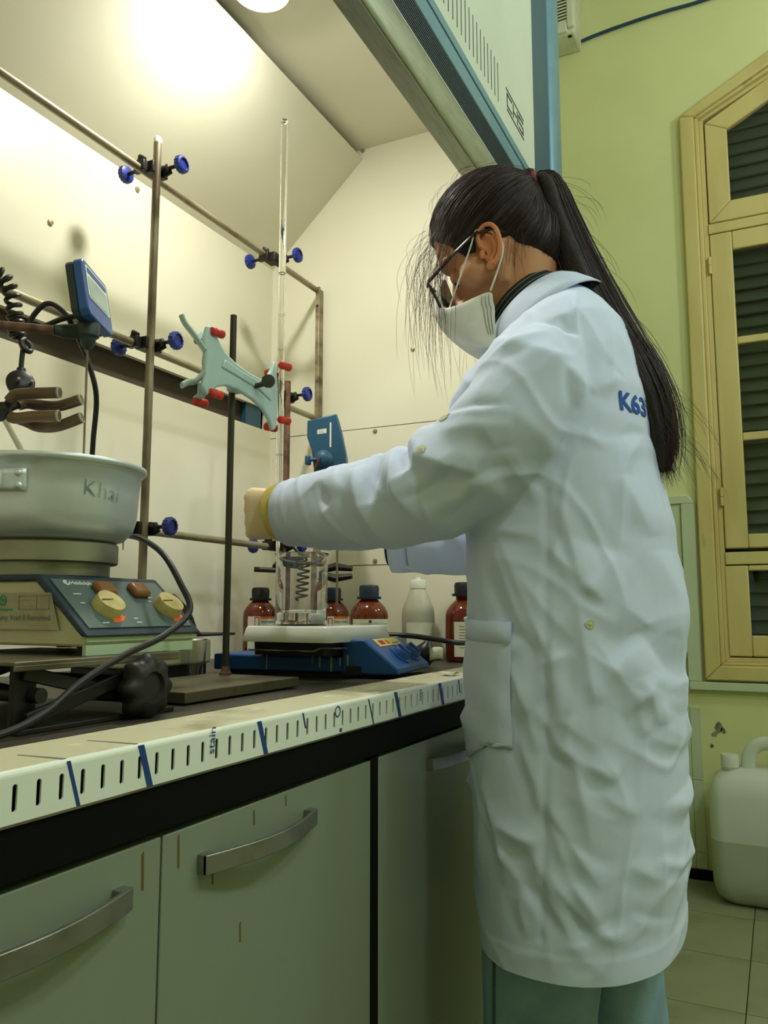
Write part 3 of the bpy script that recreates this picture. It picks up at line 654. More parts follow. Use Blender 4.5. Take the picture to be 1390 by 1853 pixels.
for rr, d in ((0.012, 0), (0.030, -0.003), (0.0315, -0.012), (0.027, -0.019), (0.016, -0.021), (0.014, -0.017)):
    kn.append([(0.642 + rr * (1 + 0.10 * math.cos(8 * a) * (rr > 0.02)) * math.cos(a), 0.590 + d, 0.9235 + rr * (1 + 0.10 * math.cos(8 * a) * (rr > 0.02)) * math.sin(a)) for a in [2 * PI * k / 48 for k in range(48)]])
build('knob', MB().loft(kn), m_jack, jk, smooth=50)
# beige hotplate with slate control panel
hb = thing('magnetic_hotplate', 'beige hotplate stirrer with slate front panel and two cream dials', 'hotplate', (0.66, 0.74, 0.957))
X0, X1 = 0.5785, 0.7425
build('housing', MB().prism([(X0, 0.603, 0.9655), (X0, 0.885, 0.9655), (X0, 0.885, 1.03), (X0, 0.668, 1.03), (X0, 0.602, 0.978)], (X1 - X0, 0, 0)), m_beige, hb, bev=0.003)
cv = [(0.594, 0.9755), (0.664, 1.0365), (0.888, 1.0365), (0.888, 1.030), (0.6685, 1.030), (0.603, 0.9755)]
build('top_cover', MB().prism([(X0 - 0.003, a, b) for a, b in cv], (X1 - X0 + 0.006, 0, 0)), m_navy, hb, bev=0.002)
sd = V((0, 0.07, 0.061)).normalized(); nd = V((0, -0.061, 0.07)).normalized()
P0 = V((X0 + 0.006, 0.594, 0.9755)) + sd * 0.011
def onp(a, b, l=0.0): return P0 + V((1, 0, 0)) * a + sd * b + nd * l
pw, ph = X1 - X0 - 0.012, 0.074
build('control_panel', MB().prism([onp(0, 0, 0), onp(pw, 0, 0), onp(pw, ph, 0), onp(0, ph, 0)], nd * 0.0012), m_panel, hb, smooth=None)
build('lower_strip', MB().b2(X0 + 0.002, X1 + 0.001, 0.5995, 0.604, 0.970, 0.974).b2(X0 + 0.001, X1 - 0.006, 0.5995, 0.604, 0.957, 0.967), m_palegreen, hb, smooth=None)
for xx in (0.60, 0.72):
    for yy in (0.62, 0.78): build('foot', MB().cyl((xx, yy, 0.9565), (xx, yy, 0.966), 0.009, n=14), m_jack, hb)
for cx in (0.042, 0.133):
    dl = build('dial', MB().lathe([(0.0160, 0.001), (0.0160, 0.010), (0.0152, 0.0132), (0.001, 0.0138)], onp(cx, 0.028), nd, 32), m_dial, hb, smooth=40)
    build('dial_mark', MB().prism([onp(cx - 0.014, 0.0276, 0.0136), onp(cx + 0.001, 0.0276, 0.0136), onp(cx + 0.001, 0.0286, 0.0136), onp(cx - 0.014, 0.0286, 0.0136)], nd * 0.0008), m_brown, dl, smooth=None)
    build('orange_scale', MB().prism([onp(cx + 0.0215 * math.cos(a), 0.028 + 0.0215 * math.sin(a), 0.0011) for a in [R(-100 + 8 * k) for k in range(9)]] + [onp(cx + 0.013 * math.cos(a), 0.028 + 0.013 * math.sin(a), 0.0011) for a in [R(-36 - 8 * k) for k in range(9)]], nd * 0.0006), m_orange, hb, smooth=None)
for cx in (0.057, 0.108):
    build('switch_cover', MB().prism([onp(cx - 0.012, 0.045), onp(cx + 0.012, 0.045), onp(cx + 0.012, 0.065), onp(cx - 0.012, 0.065)], nd * 0.010), m_switch, hb, bev=0.004)
pf = plane_fn(onp(0.021, 0.0655), (1, 0, 0), sd, 0.0016)
lettering('Heidolph', 0.0078, pf, m_whiteink, hb, bold=0.00012)
build('emblem', MB().loft([[onp(0.0165 + r * math.cos(a), 0.068 + r * math.sin(a), l) for a in [R(60 + 300 * k / 20) for k in range(21)]] for r, l in ((0.0038, 0.0013), (0.0038, 0.0018), (0.0022, 0.0018), (0.0022, 0.0013))], cap=False, closed=False).lathe([(0.0012, 0.0012), (0.0012, 0.0018)], onp(0.0165, 0.0685), nd, 12), m_whiteink, hb, smooth=None)
lettering('–– –––', 0.0055, plane_fn(onp(0.072, 0.0665), (1, 0, 0), sd, 0.0016), m_red, hb)
for (a, b, l_) in ((0.014, 0.050, 0.010), (0.014, 0.036, 0.006), (0.022, 0.006, 0.009), (0.070, 0.012, 0.006), (0.070, 0.006, 0.007), (0.118, 0.046, 0.007), (0.114, 0.040, 0.005), (0.144, 0.006, 0.008)):
    build('panel_print', MB().prism([onp(a, b, 0.0012), onp(a + l_, b, 0.0012), onp(a + l_, b + 0.0012, 0.0012), onp(a, b + 0.0012, 0.0012)], nd * 0.0004), m_whiteink, hb, smooth=None)
# warranty sticker on the left side (faces -x)
st = build('sticker', MB().prism([(X0 - 0.0032, 0.632, 0.9815), (X0 - 0.0032, 0.80, 0.9815), (X0 - 0.0032, 0.80, 1.018), (X0 - 0.0032, 0.645, 1.018)], (0.0004, 0, 0)), m_paperd, hb, smooth=None)
sf = lambda y, z: plane_fn((X0 - 0.0034, y, z), (0, -1, 0), (0, 0, 1), 0.0002)
lettering('Warranty Void If Removed', 0.0085, sf(0.737, 0.9905), m_greyink, st)
lettering('––––– ––– –––––– –––', 0.0035, sf(0.676, 0.9845), m_greyink, st)
lettering('––––– ––', 0.004, sf(0.686, 1.0095), m_greyink, st); lettering('––– – ––––', 0.004, sf(0.686, 1.0035), m_greyink, st)
fr = MB()
for (a, b, c, d) in ((0.689, 0.646, 1.0015, 1.0018), (0.689, 0.646, 1.0148, 1.0151), (0.689, 0.6885, 1.0015, 1.0151), (0.6465, 0.646, 1.0015, 1.0151), (0.664, 0.6635, 1.0015, 1.0151)): fr.b2(X0 - 0.0036, X0 - 0.0032, a, b, c, d)
build('sticker_box', fr, m_greyink, st, smooth=None)
build('sticker_emblem', MB().lathe([(0.0055, 0), (0.0055, 0.0005), (0.0040, 0.0006), (0.0040, 0.0)], (X0 - 0.0032, 0.712, 1.0105), (-1, 0, 0), 20, cap=False).lathe([(0.0022, 0.0), (0.0022, 0.0005)], (X0 - 0.0032, 0.712, 1.0105), (-1, 0, 0), 12), m_greenink, st, smooth=None)
build('sticker_caption', MB().b2(X0 - 0.0036, X0 - 0.0032, 0.697, 0.73, 1.0005, 1.002), m_greenink, st, smooth=None)
lettering('–––', 0.006, plane_fn((0.640, 0.5994, 0.9585), (1, 0, 0), (0, 0, 1), 0.0002), m_ink, hb)
# heating block and aluminium pot
blk = thing('heating_block', 'round two tier aluminium block between beige hotplate and pot', 'heating block', (0.66, 0.745, 1.0365))
build('lower_disc', MB().lathe([(0.064, 1.0367), (0.066, 1.038), (0.066, 1.052)], (0.66, 0.745, 0), (0, 0, 1), 56), m_block, blk)
build('upper_disc', MB().lathe([(0.073, 1.0522), (0.0745, 1.0535), (0.0745, 1.0735), (0.073, 1.0752)], (0.66, 0.745, 0), (0, 0, 1), 56), m_block, blk)
pot = thing('cooking_pot', 'dented aluminium cooking pot with rolled rim and handwritten name', 'pot', (0.66, 0.745, 1.0755))
pp = [(0.004, 1.0756), (0.072, 1.0756), (0.086, 1.080), (0.096, 1.090), (0.1005, 1.104), (0.1025, 1.13), (0.1045, 1.155), (0.109, 1.1575), (0.1115, 1.1605), (0.1105, 1.164), (0.107, 1.165), (0.1035, 1.162), (0.1015, 1.13), (0.0990, 1.105), (0.094, 1.092), (0.084, 1.083), (0.004, 1.079)]
pp = [(r * 0.93, z) for r, z in pp]
build('body', MB().lathe(pp, (0.66, 0.745, 0), (0, 0, 1), 72), m_potal, pot, smooth=70)
ha = R(225); hd = V((math.cos(ha), math.sin(ha), 0)); ht = V((-hd.y, hd.x, 0))
def pc_(dx, dz, lift=0.0): # curved position on the pot wall
    a = ha + dx / 0.0963; return V((0.66, 0.745, 0)) + V((math.cos(a), math.sin(a), 0)) * (0.0958 + (dz - 1.13) * 0.08 + lift) + V((0, 0, dz))
G = [[pc_(-0.018 + 0.009 * i, 1.119 + 0.0068 * j, 0.0018) for i in range(5)] for j in range(5)]
def yaw_shift(d): global ha; ha = d
hpz = 1.134
ha = R(203)
G = [[pc_(-0.02 + 0.0075 * i, 1.122 + 0.006 * j, 0.002) for i in range(6)] for j in range(5)]
hbk = build('handle_bracket', MB().grid(G), m_potal, pot, solid=0.003, smooth=60)
for dz in (1.128, 1.141): build('rivet', MB().lathe([(0.0042, 0), (0.0038, 0.002), (0.0022, 0.0034), (0.0004, 0.0038)], pc_(0.010, dz, 0.003), V((math.cos(ha + 0.1), math.sin(ha + 0.1), 0)), 14), m_potal, hbk, smooth=70)
h0 = pc_(-0.02, 1.134, 0.002); h1 = h0 + V((-0.10, -0.03, 0.02)).normalized() * 0.09
build('long_handle', MB().tube([pc_(-0.006, 1.134, 0.004), pc_(-0.02, 1.134, 0.012), h1], [(0.010, 0.003), (0.010, 0.003), (0.008, 0.004)], 12), m_potal, pot)
build('side_handle', MB().prism([(0.752, 0.72, 1.164), (0.764, 0.718, 1.160), (0.762, 0.722, 1.148), (0.755, 0.727, 1.118), (0.7505, 0.727, 1.120)], (-0.004, 0.016, 0)), m_whitep, pot, bev=0.002)
ha = R(259)
lettering('Khai', 0.026, lambda a, b: pc_(a - 0.022, 1.122 + b - a * 0.10, 0.0008), m_pencil, pot, bold=-0.00075, sub=2)

# four sleeved clamp
cl = thing('prong_clamp', 'clamp with four brown rubber sleeved prongs above the pot', 'clamp', (0.63, 0.81, 1.235))
cb = build('head', MB().tube([(0.622, 0.84, 1.232), (0.6374, 0.8123, 1.2321), (0.642, 0.803, 1.236)], [0.011, 0.012, 0.009], 12), m_iron, cl)
prs = [[(0.6394, 0.807, 1.236), (0.6418, 0.7986, 1.2482), (0.6465, 0.7908, 1.2530), (0.6657, 0.7481, 1.2545)], [(0.6400, 0.807, 1.231), (0.6445, 0.7964, 1.2244), (0.6551, 0.7776, 1.2265), (0.6683, 0.7501, 1.2275)],
       [(0.650, 0.818, 1.238), (0.6696, 0.8103, 1.2494), (0.6771, 0.7954, 1.2474), (0.6875, 0.7744, 1.2461), (0.6995, 0.7486, 1.2547)], [(0.650, 0.818, 1.232), (0.6719, 0.8115, 1.2282), (0.68, 0.7968, 1.2215), (0.6902, 0.7757, 1.2222), (0.7022, 0.7492, 1.2328)]]
for q in prs:
    p_ = catmull(q, 6); pr_ = build('prong', MB().tube(p_[:-2], 0.0042, 10), m_iron, cl)
    build('rubber_sleeve', MB().tube(p_[4:], 0.0068, 14), m_sleeve, pr_)
    build('sleeve_end', MB().lathe([(0.0066, -0.003), (0.0071, 0), (0.0058, 0.0006), (0.0052, -0.002)], p_[-1], p_[-1] - p_[-2], 16, cap=False), m_cloudy, pr_)
build('clamp_rod', MB().cyl((0.56, 0.90, 1.232), (0.63, 0.83, 1.232), 0.006, n=12), m_dkrod, cl)
# glass stirring tube into the pot
tag(build('glass_rod', MB().cyl((0.655, 0.87, 1.285), (0.715, 0.786, 1.10), 0.0035, n=10), m_cloudy), 'pale slanting glass rod standing in the aluminium pot', 'rod')
# electronic contact thermometer
ct = thing('contact_thermometer', 'blue electronic contact thermometer held on a grey arm above the pot', 'thermometer', (0.71, 0.755, 1.33))
u = V((0.0812, 0.0406, 0)).normalized(); nn = V((u.y, -u.x, 0)); up = V((0, 0, 1)) - nn * 0.18; up.normalize(); nn = up.cross(u) * -1; nn = u.cross(up)
C0 = V((0.7145, 0.760, 1.386))
def cp(a, b, l): return C0 + u * a + up * b + nn * l
def slab(a0, a1, b0, b1, l0, l1, ch=0.006):
    poly = [(a0 + ch, b0), (a1 - ch, b0), (a1, b0 + ch), (a1, b1 - ch), (a1 - ch, b1), (a0 + ch, b1), (a0, b1 - ch), (a0, b0 + ch)]
    return MB().prism([cp(a, b, l0) for a, b in poly], nn * (l1 - l0))
bo = build('front_shell', slab(-0.046, 0.046, -0.035, 0.037, 0.0, 0.012), m_ctrlb, ct, bev=0.002)
build('back_shell', slab(-0.044, 0.044, -0.034, 0.036, -0.010, 0.0), m_ctrlg, ct, bev=0.002)
build('screen_surround', slab(-0.038, 0.038, -0.012, 0.031, 0.012, 0.0128, 0.003), m_whiteink, bo, smooth=None)
build('screen', slab(-0.034, 0.034, -0.010, 0.017, 0.0128, 0.0133, 0.002), m_screen, bo, smooth=None)
build('maker_strip', slab(-0.034, 0.034, 0.0215, 0.028, 0.0128, 0.0133, 0.001), m_ctrlb, bo, smooth=None)
ar = MB().tube([(0.6745, 0.7755, 1.338), (0.690, 0.772, 1.3405), (0.702, 0.762, 1.342)], [(0.006, 0.006), (0.009, 0.008), (0.010, 0.009)], 12)
build('arm', ar, m_ctrlg, ct)
build('hub', MB().lathe([(0.0125, 0.012), (0.0135, 0.010), (0.0135, -0.006), (0.010, -0.008), (0.0085, -0.016), (0.004, -0.022), (0.0025, -0.023)], (0.7085, 0.7525, 1.3425), (0, 0, 1), 20), m_ctrlg, ct)
build('neck', MB().tube([(0.709, 0.7535, 1.352), (0.712, 0.757, 1.360)], 0.008, 12), m_ctrlg, ct)
build('holding_rod', MB().cyl((0.60, 0.86, 1.338), (0.676, 0.774, 1.338), 0.0055, n=14), m_rust, ct)
build('probe', MB().cyl((0.7085, 0.7525, 1.325), (0.716, 0.757, 1.10), 0.0014, n=10), m_steel, ct)
# its cable: loops over the arm, runs behind the pot, out to the right and down to the front
cpts = [(0.712, 0.765, 1.368), (0.700, 0.79, 1.362), (0.69, 0.812, 1.352), (0.6875, 0.83, 1.353), (0.6895, 0.828, 1.369), (0.6953, 0.8116, 1.3845), (0.706, 0.797, 1.377), (0.716, 0.787, 1.357), (0.731, 0.775, 1.315), (0.748, 0.775, 1.273), (0.770, 0.80, 1.218), (0.790, 0.82, 1.16), (0.792, 0.80, 1.11),
        (0.768, 0.745, 1.096), (0.735, 0.68, 1.085), (0.70, 0.615, 1.063), (0.683, 0.575, 1.030), (0.6735, 0.553, 1.000), (0.6346, 0.552, 0.9756), (0.5822, 0.552, 0.9595), (0.53, 0.552, 0.938), (0.4902, 0.552, 0.915), (0.4486, 0.556, 0.9025), (0.40, 0.57, 0.899), (0.34, 0.60, 0.8965)]
tag(build('sensor_cable', MB().tube(catmull(cpts, 8), 0.0034, 10), m_cable), 'long black cable looping from the thermometer past the pot to the bench', 'cable')
# coiled cord with plug over the bar
cc = thing('coiled_cord', 'black coiled cord with a two pin plug hanging over the middle bar', 'cord', (0.785, 0.98, 1.33))
path = catmull([(0.74, 1.015, 1.45), (0.749, 1.01, 1.466), (0.7553, 1.003, 1.4835), (0.7664, 0.99, 1.482), (0.7751, 0.98, 1.46), (0.7795, 0.976, 1.4326), (0.783, 0.975, 1.41), (0.787, 0.975, 1.395)], 40)
hel = []
for i, p in enumerate(path):
    t_ = (path[min(i + 1, len(path) - 1)] - path[max(i - 1, 0)]).normalized(); a_ = V((0.5, -1, 0.1)); a_ = (a_ - t_ * a_.dot(t_)).normalized(); b_ = t_.cross(a_); ph_ = 2 * PI * i / 19
    hel.append(p + a_ * (0.0092 * math.cos(ph_)) + b_ * (0.0092 * math.sin(ph_)))
build('coil', MB().tube(hel, 0.0034, 8), m_cable, cc)
build('loop', MB().tube(catmull([(0.787, 0.972, 1.393), (0.800, 0.965, 1.386), (0.799, 0.962, 1.375), (0.789, 0.962, 1.375), (0.786, 0.966, 1.386), (0.794, 0.968, 1.392)], 8), 0.0042, 8), m_cable, cc)
build('lead', MB().tube([(0.790, 0.966, 1.378), (0.7895, 0.967, 1.36), (0.789, 0.967, 1.345)], 0.0036, 8), m_cable, cc)
plg = build('plug', MB().lathe([(0.008, 0.006), (0.018, 0.003), (0.0195, -0.006), (0.016, -0.009), (0.001, -0.009)], (0.785, 0.962, 1.322), (0.55, 0.8, -0.2), 24).tube([(0.789, 0.966, 1.347), (0.788, 0.966, 1.332)], [0.006, 0.008], 10), m_cable, cc, smooth=50)
for s in (-1, 1): build('pin', MB().cyl((0.785 + s * 0.008, 0.953 - s * 0.004, 1.322), (0.776 + s * 0.008, 0.940 - s * 0.004, 1.324), 0.0022, n=10), m_steel, plg)

# beige instrument behind the stand
bal = thing('bench_instrument', 'beige bench instrument with black top behind the ring stand base', 'instrument', (0.98, 0.88, ZB))
build('body', MB().b2(0.88, 1.055, 0.82, 0.95, 0.918, 0.958), m_beige, bal, bev=0.004)
build('foot_frame', MB().b2(0.885, 1.05, 0.825, 0.945, ZB, 0.918), m_jack, bal, bev=0.002)
build('black_hood', MB().prism([(0.90, 0.85, 0.958), (0.90, 0.85, 1.03), (1.0, 0.85, 1.026), (1.03, 0.85, 1.008), (1.046, 0.85, 0.99), (1.058, 0.85, 0.968), (1.07, 0.85, 0.963), (1.16, 0.85, 0.963), (1.16, 0.85, 0.9585)], (0, 0.09, 0)), m_jack, bal, bev=0.004)
sb = thing('small_beaker', 'small clear crumpled plastic cup behind the ring stand rod', 'cup', (0.985, 0.79, ZB))
build('wall', MB().lathe([(0.012, 0.9), (0.0125, 0.9), (0.0165, 0.952), (0.0158, 0.952), (0.0118, 0.902)], (0.985, 0.795, 0.003), (0, 0, 1), 24), m_glass, sb, smooth=60)
build('rim', MB().lathe([(0.0158, 0.953), (0.0175, 0.9545), (0.0175, 0.956), (0.0158, 0.9565)], (0.985, 0.795, 0.003), (0, 0, 1), 24), m_glass, sb)
build('base', MB().lathe([(0.0118, 0.8931), (0.012, 0.897)], (0.985, 0.795, 0.0), (0, 0, 1), 24), m_glass, sb)

# ring stand, burette clamp, burette
rs = thing('ring_stand', 'heavy dark ring stand with a tall rod and flat worn base plate', 'stand', (0.9, 0.7, ZB))
build('base_plate', MB().b2(0.742, 0.985, 0.612, 0.765, ZB + 0.0022, 0.908), m_base, rs, bev=0.0012)
for xx in (0.755, 0.97):
    for yy in (0.625, 0.75): build('foot', MB().cyl((xx, yy, ZB), (xx, yy, ZB + 0.0025), 0.008, n=12), m_jack, rs)
RX, RYY = 0.9675, 0.7262
build('rod', MB().cyl((RX, RYY, 0.908), (RX, RYY, 1.447), 0.0050, n=16), m_dkrod, rs)
build('collar_nut', MB().lathe([(0.009, 0.908), (0.009, 0.911), (0.007, 0.913), (0.0052, 0.922)], (RX, RYY, 0), (0, 0, 1), 6), m_rust, rs)
bc = thing('burette_clamp', 'pale green double burette clamp with red rubber grips on ring stand rod', 'clamp', (RX, RYY - 0.02, 1.34))
YP = 0.703
# butterfly plate as an outline in x,z, extruded in y
outl = [(0.874, 1.397), (0.868, 1.378), (0.872, 1.352), (0.872, 1.325), (0.866, 1.307), (0.876, 1.296), (0.888, 1.304), (0.898, 1.314), (0.918, 1.321), (0.945, 1.323), (0.985, 1.317), (1.012, 1.309), (1.030, 1.296), (1.040, 1.280), (1.048, 1.284), (1.052, 1.310), (1.052, 1.345), (1.048, 1.375), (1.042, 1.394), (1.036, 1.380), (1.024, 1.362), (1.005, 1.354), (0.975, 1.356), (0.940, 1.362), (0.915, 1.370), (0.898, 1.384), (0.886, 1.398)]
pl = build('plate', MB().prism([(a, YP - 0.004, b) for a, b in outl], (0, 0.008, 0)), m_clampg, bc, bev=0.003)
build('plate_ridge', MB().prism([(a, YP - 0.0065, b) for a, b in [(0.905, 1.345), (0.945, 1.341), (1.0, 1.335), (1.03, 1.325), (1.03, 1.34), (1.0, 1.347), (0.945, 1.352), (0.912, 1.358)]], (0, 0.003, 0)), m_clampg, pl, bev=0.002)
build('boss', MB().box((RX, RYY - 0.010, 1.340), (0.024, 0.026, 0.03)), m_clampg, bc, bev=0.004)
build('tightening_screw', MB().cyl((0.988, YP - 0.004, 1.338), (0.988, YP - 0.020, 1.340), 0.0042, n=12).lathe([(0.0035, -0.003), (0.010, -0.002), (0.0105, 0.0), (0.010, 0.002), (0.0035, 0.003)], (0.991, YP - 0.026, 1.344), (0.8, 0.5, 0.1), 20), m_screwk, bc, smooth=50)
# left and right jaws: sprung fingers with grip pads
def jaw(xc, s, yb):
    for zz, dy in ((1.388, 0.0), (1.299, 0.0)):
        arm = MB().tube([(xc - s * 0.006, YP + 0.005, zz + (-0.012 if zz > 1.34 else 0.012)), (xc, YP + 0.010, zz), (xc + s * 0.006, YP + 0.024, zz - 0.002)], [(0.004, 0.006), (0.004, 0.006), (0.003, 0.005)], 10)
        build('jaw_arm', arm, m_clampg, bc)
        for yy, dz in ((YP - 0.006, 0.003), (YP + 0.0205, -0.006)):
            g_ = MB().lathe([(0.0045, -0.013), (0.0062, -0.011), (0.0062, -0.004), (0.0048, 0.0), (0.0062, 0.004), (0.0062, 0.010), (0.0045, 0.012)], (xc + s * 0.012, yy, zz + dz), (1, -0.10, 0.04), 16)
            build('rubber_grip', g_, m_rubber, bc, smooth=60)
jaw(0.880, 1, 0); jaw(1.056, 1, 0)
build('spring_lever', MB().tube(catmull([(0.874, YP + 0.000, 1.360), (0.862, YP + 0.010, 1.380), (0.850, YP + 0.018, 1.396), (0.845, YP + 0.02, 1.406)], 4), [(0.0035, 0.008)] * 13, 10), m_clampg, bc)
build('spring_lever', MB().tube(catmull([(0.874, YP + 0.000, 1.330), (0.868, YP + 0.010, 1.317), (0.858, YP + 0.016, 1.313), (0.850, YP + 0.02, 1.307)], 4), [(0.0035, 0.007)] * 13, 10), m_clampg, bc)
build('spring_lever', MB().tube(catmull([(1.060, YP + 0.020, 1.368), (1.070, YP + 0.022, 1.362), (1.078, YP + 0.022, 1.366), (1.082, YP + 0.022, 1.372)], 4), [(0.0015, 0.004)] * 13, 8), m_clampg, bc)
build('back_plate', MB().prism([(a * 0.9 + 0.096, YP + 0.0045, b) for a, b in [(0.874, 1.390), (0.866, 1.345), (0.872, 1.315), (0.90, 1.334), (0.945, 1.336), (0.945, 1.358), (0.912, 1.368)]], (0, 0.004, 0)), m_clampg, bc, bev=0.002)
bu = thing('burette', 'long clear glass burette held upright above the beaker', 'burette', (1.075, 0.7105, 1.08))
BX, BYY = 1.075, 0.7105
bp = [(0.0058, 1.165), (0.0058, 1.812), (0.0052, 1.816), (0.0046, 1.812), (0.0046, 1.168)]
build('tube', MB().lathe(bp, (BX, BYY, 0), (0, 0, 1), 24), m_glass, bu, smooth=60)
build('top_bead', MB().lathe([(0.0048, 1.8165), (0.0062, 1.818), (0.0062, 1.822), (0.0048, 1.8245)], (BX, BYY, 0), (0, 0, 1), 24), m_glass, bu, smooth=60)
build('fill_line', MB().lathe([(0.00590, 1.5515), (0.00595, 1.5518), (0.00595, 1.5530), (0.00590, 1.5533)], (BX, BYY, 0), (0, 0, 1), 24, cap=False), m_greyink, bu)
build('stopcock', MB().lathe([(0.0058, 1.164), (0.008, 1.158), (0.008, 1.142), (0.004, 1.136), (0.0032, 1.100), (0.0018, 1.078), (0.0010, 1.078), (0.0010, 1.1)], (BX, BYY, 0), (0, 0, 1), 20).cyl((BX - 0.004, BYY - 0.013, 1.150), (BX + 0.004, BYY + 0.013, 1.150), 0.005), m_glass, bu, smooth=60)
for k in range(24):
    z = 1.19 + k * 0.0145
    build('graduation', MB().lathe([(0.00588, z), (0.00595, z + 0.0001), (0.00595, z + 0.0005), (0.00588, z + 0.0006)], (BX, BYY, 0), (0, 0, 1), 16, cap=False), m_greyink, bu) if k % 4 == 0 else None

# ------------------------------------------------------------------ blue hotplate, beaker
h2 = thing('magnetic_hotplate', 'blue hotplate stirrer with white ceramic top and two blue dials', 'hotplate', (1.2, 0.7, ZB))
RZH = R(7.5); ex = V((math.cos(RZH), math.sin(RZH), 0)); ey = V((-math.sin(RZH), math.cos(RZH), 0)); OH = V((1.166, 0.541, 0))
def hpq(a, b, z): return OH + ex * a + ey * b + V((0, 0, z))
def hprism(poly, a0, a1): return MB().prism([hpq(a0, b, z) for b, z in poly], ex * (a1 - a0))
build('housing', hprism([(0.075, 0.902), (0.33, 0.902), (0.33, 0.928), (0.075, 0.926)], 0.0, 0.175), m_hpblue, h2, bev=0.003)
cbx = build('control_box', hprism([(0.0, 0.900), (0.095, 0.900), (0.095, 0.953), (0.058, 0.955), (0.002, 0.909)], -0.004, 0.179), m_hpblue, h2, bev=0.003)
build('undertray', hprism([(0.05, 0.8935), (0.31, 0.8935), (0.31, 0.902), (0.05, 0.902)], 0.014, 0.16), m_jack, h2, smooth=None)
build('socket', hprism([(0.062, 0.899), (0.088, 0.899), (0.088, 0.913), (0.062, 0.913)], -0.0055, 0.0), m_jack, cbx, smooth=None)
s2 = V((0, 0, 0)) + ey * 0.056 + V((0, 0, 0.046)); s2.normalize(); n2 = ex.cross(s2)
def onq(a, b, l=0.0): return hpq(a, 0.002, 0.909) + s2 * b + n2 * l
for a in (0.075, 0.138):
    d_ = build('dial', MB().lathe([(0.020, 0.0), (0.020, 0.002), (0.015, 0.003), (0.0145, 0.010), (0.013, 0.012), (0.001, 0.012)], onq(a, 0.028), n2, 28), m_hpblue, h2, smooth=40)
    build('dial_grip', MB().prism([onq(a - 0.003, 0.016, 0.011), onq(a + 0.003, 0.016, 0.011), onq(a + 0.003, 0.040, 0.011), onq(a - 0.003, 0.040, 0.011)], n2 * 0.005), m_hpblue, d_, bev=0.001)
lb = build('label_plate', MB().prism([onq(0.030, 0.052, 0.0002), onq(0.150, 0.052, 0.0002), onq(0.150, 0.070, 0.0002), onq(0.030, 0.070, 0.0002)], n2 * 0.0005), m_yel, h2, smooth=None)
for a0, a1, mt_ in ((0.045, 0.07, m_red), (0.078, 0.094, m_orange), (0.105, 0.14, m_greyink)):
    build('label_print', MB().prism([onq(a0, 0.056, 0.0007), onq(a1, 0.056, 0.0007), onq(a1, 0.066 if mt_ is not m_greyink else 0.058, 0.0007), onq(a0, 0.066 if mt_ is not m_greyink else 0.058, 0.0007)], n2 * 0.0002), mt_, lb, smooth=None)
for (b, zt, zb_, wd) in ((0.23, 0.9275, 0.903, 0.0012), (0.135, 0.927, 0.909, 0.0016), (0.115, 0.9265, 0.903, 0.002), (0.098, 0.926, 0.912, 0.0012), (0.085, 0.93, 0.908, 0.0015), (0.148, 0.927, 0.915, 0.0014)):
    build('dried_drip', MB().prism([hpq(-0.0003 if b > 0.1 else -0.0044, b - wd, zt), hpq(-0.0003 if b > 0.1 else -0.0044, b + wd, zt), hpq(-0.0003 if b > 0.1 else -0.0044, b + wd * 0.6, zb_), hpq(-0.0003 if b > 0.1 else -0.0044, b - wd * 0.6, zb_)], ex * -0.0005), m_drip, h2, smooth=None)
# heat shield, guard wire, ceramic plate
PR = R(-3); px_ = V((math.cos(PR), math.sin(PR), 0)); py_ = V((-math.sin(PR), math.cos(PR), 0)); OP = V((1.093, 0.628, 0))
def pq(a, b, z): return OP + px_ * a + py_ * b + V((0, 0, z))
def rrect(a0, a1, b0, b1, r, z, n=6):
    out = []
    for (ca, cb_, s_) in ((a1 - r, b1 - r, 0), (a0 + r, b1 - r, 90), (a0 + r, b0 + r, 180), (a1 - r, b0 + r, 270)):
        out += [pq(ca + r * math.cos(R(s_ + 90 * k / n)), cb_ + r * math.sin(R(s_ + 90 * k / n)), z) for k in range(n + 1)]
    return out
PA, PB = 0.195, 0.165
build('ceramic_top', MB().loft([rrect(-0.004, PA + 0.004, -0.004, PB + 0.004, 0.012, 0.9505), rrect(-0.005, PA + 0.005, -0.005, PB + 0.005, 0.013, 0.953), rrect(0.0, PA, 0.0, PB, 0.012, 0.973), rrect(0.003, PA - 0.003, 0.003, PB - 0.003, 0.010, 0.9755)]), m_white, h2, smooth=40)
build('heat_shield', MB().loft([rrect(0.012, PA - 0.01, 0.012, PB - 0.01, 0.01, 0.929), rrect(0.010, PA - 0.01, 0.010, PB - 0.01, 0.01, 0.9505)]), m_jack, h2, smooth=40)
build('guard_wire', MB().tube([pq(0.02, PB + 0.004, 0.937), pq(0.004, PB - 0.01, 0.937), pq(0.004, 0.03, 0.937), pq(0.012, 0.02, 0.942), pq(0.012, -0.002, 0.942), pq(0.05, -0.004, 0.941)], 0.0013, 8), m_steel, h2)
bk = thing('beaker', 'tall clear glass beaker with white scale on the white hotplate top', 'beaker', (1.152, 0.714, 0.976))
KX, KY = 1.150, 0.712
build('wall', MB().lathe([(0.040, 0.9762), (0.0425, 0.979), (0.0430, 0.985), (0.0430, 1.088), (0.0455, 1.093), (0.0450, 1.0945), (0.0418, 1.089), (0.0415, 0.985), (0.039, 0.979), (0.001, 0.979)], (KX, KY, 0), (0, 0, 1), 56), m_glass, bk, smooth=60)
build('water', MB().lathe([(0.0388, 0.9795), (0.0413, 0.986), (0.0413, 0.9965), (0.0395, 0.9962), (0.001, 0.9960)], (KX, KY, 0), (0, 0, 1), 48), m_water, bk, smooth=60)
ba = R(262)
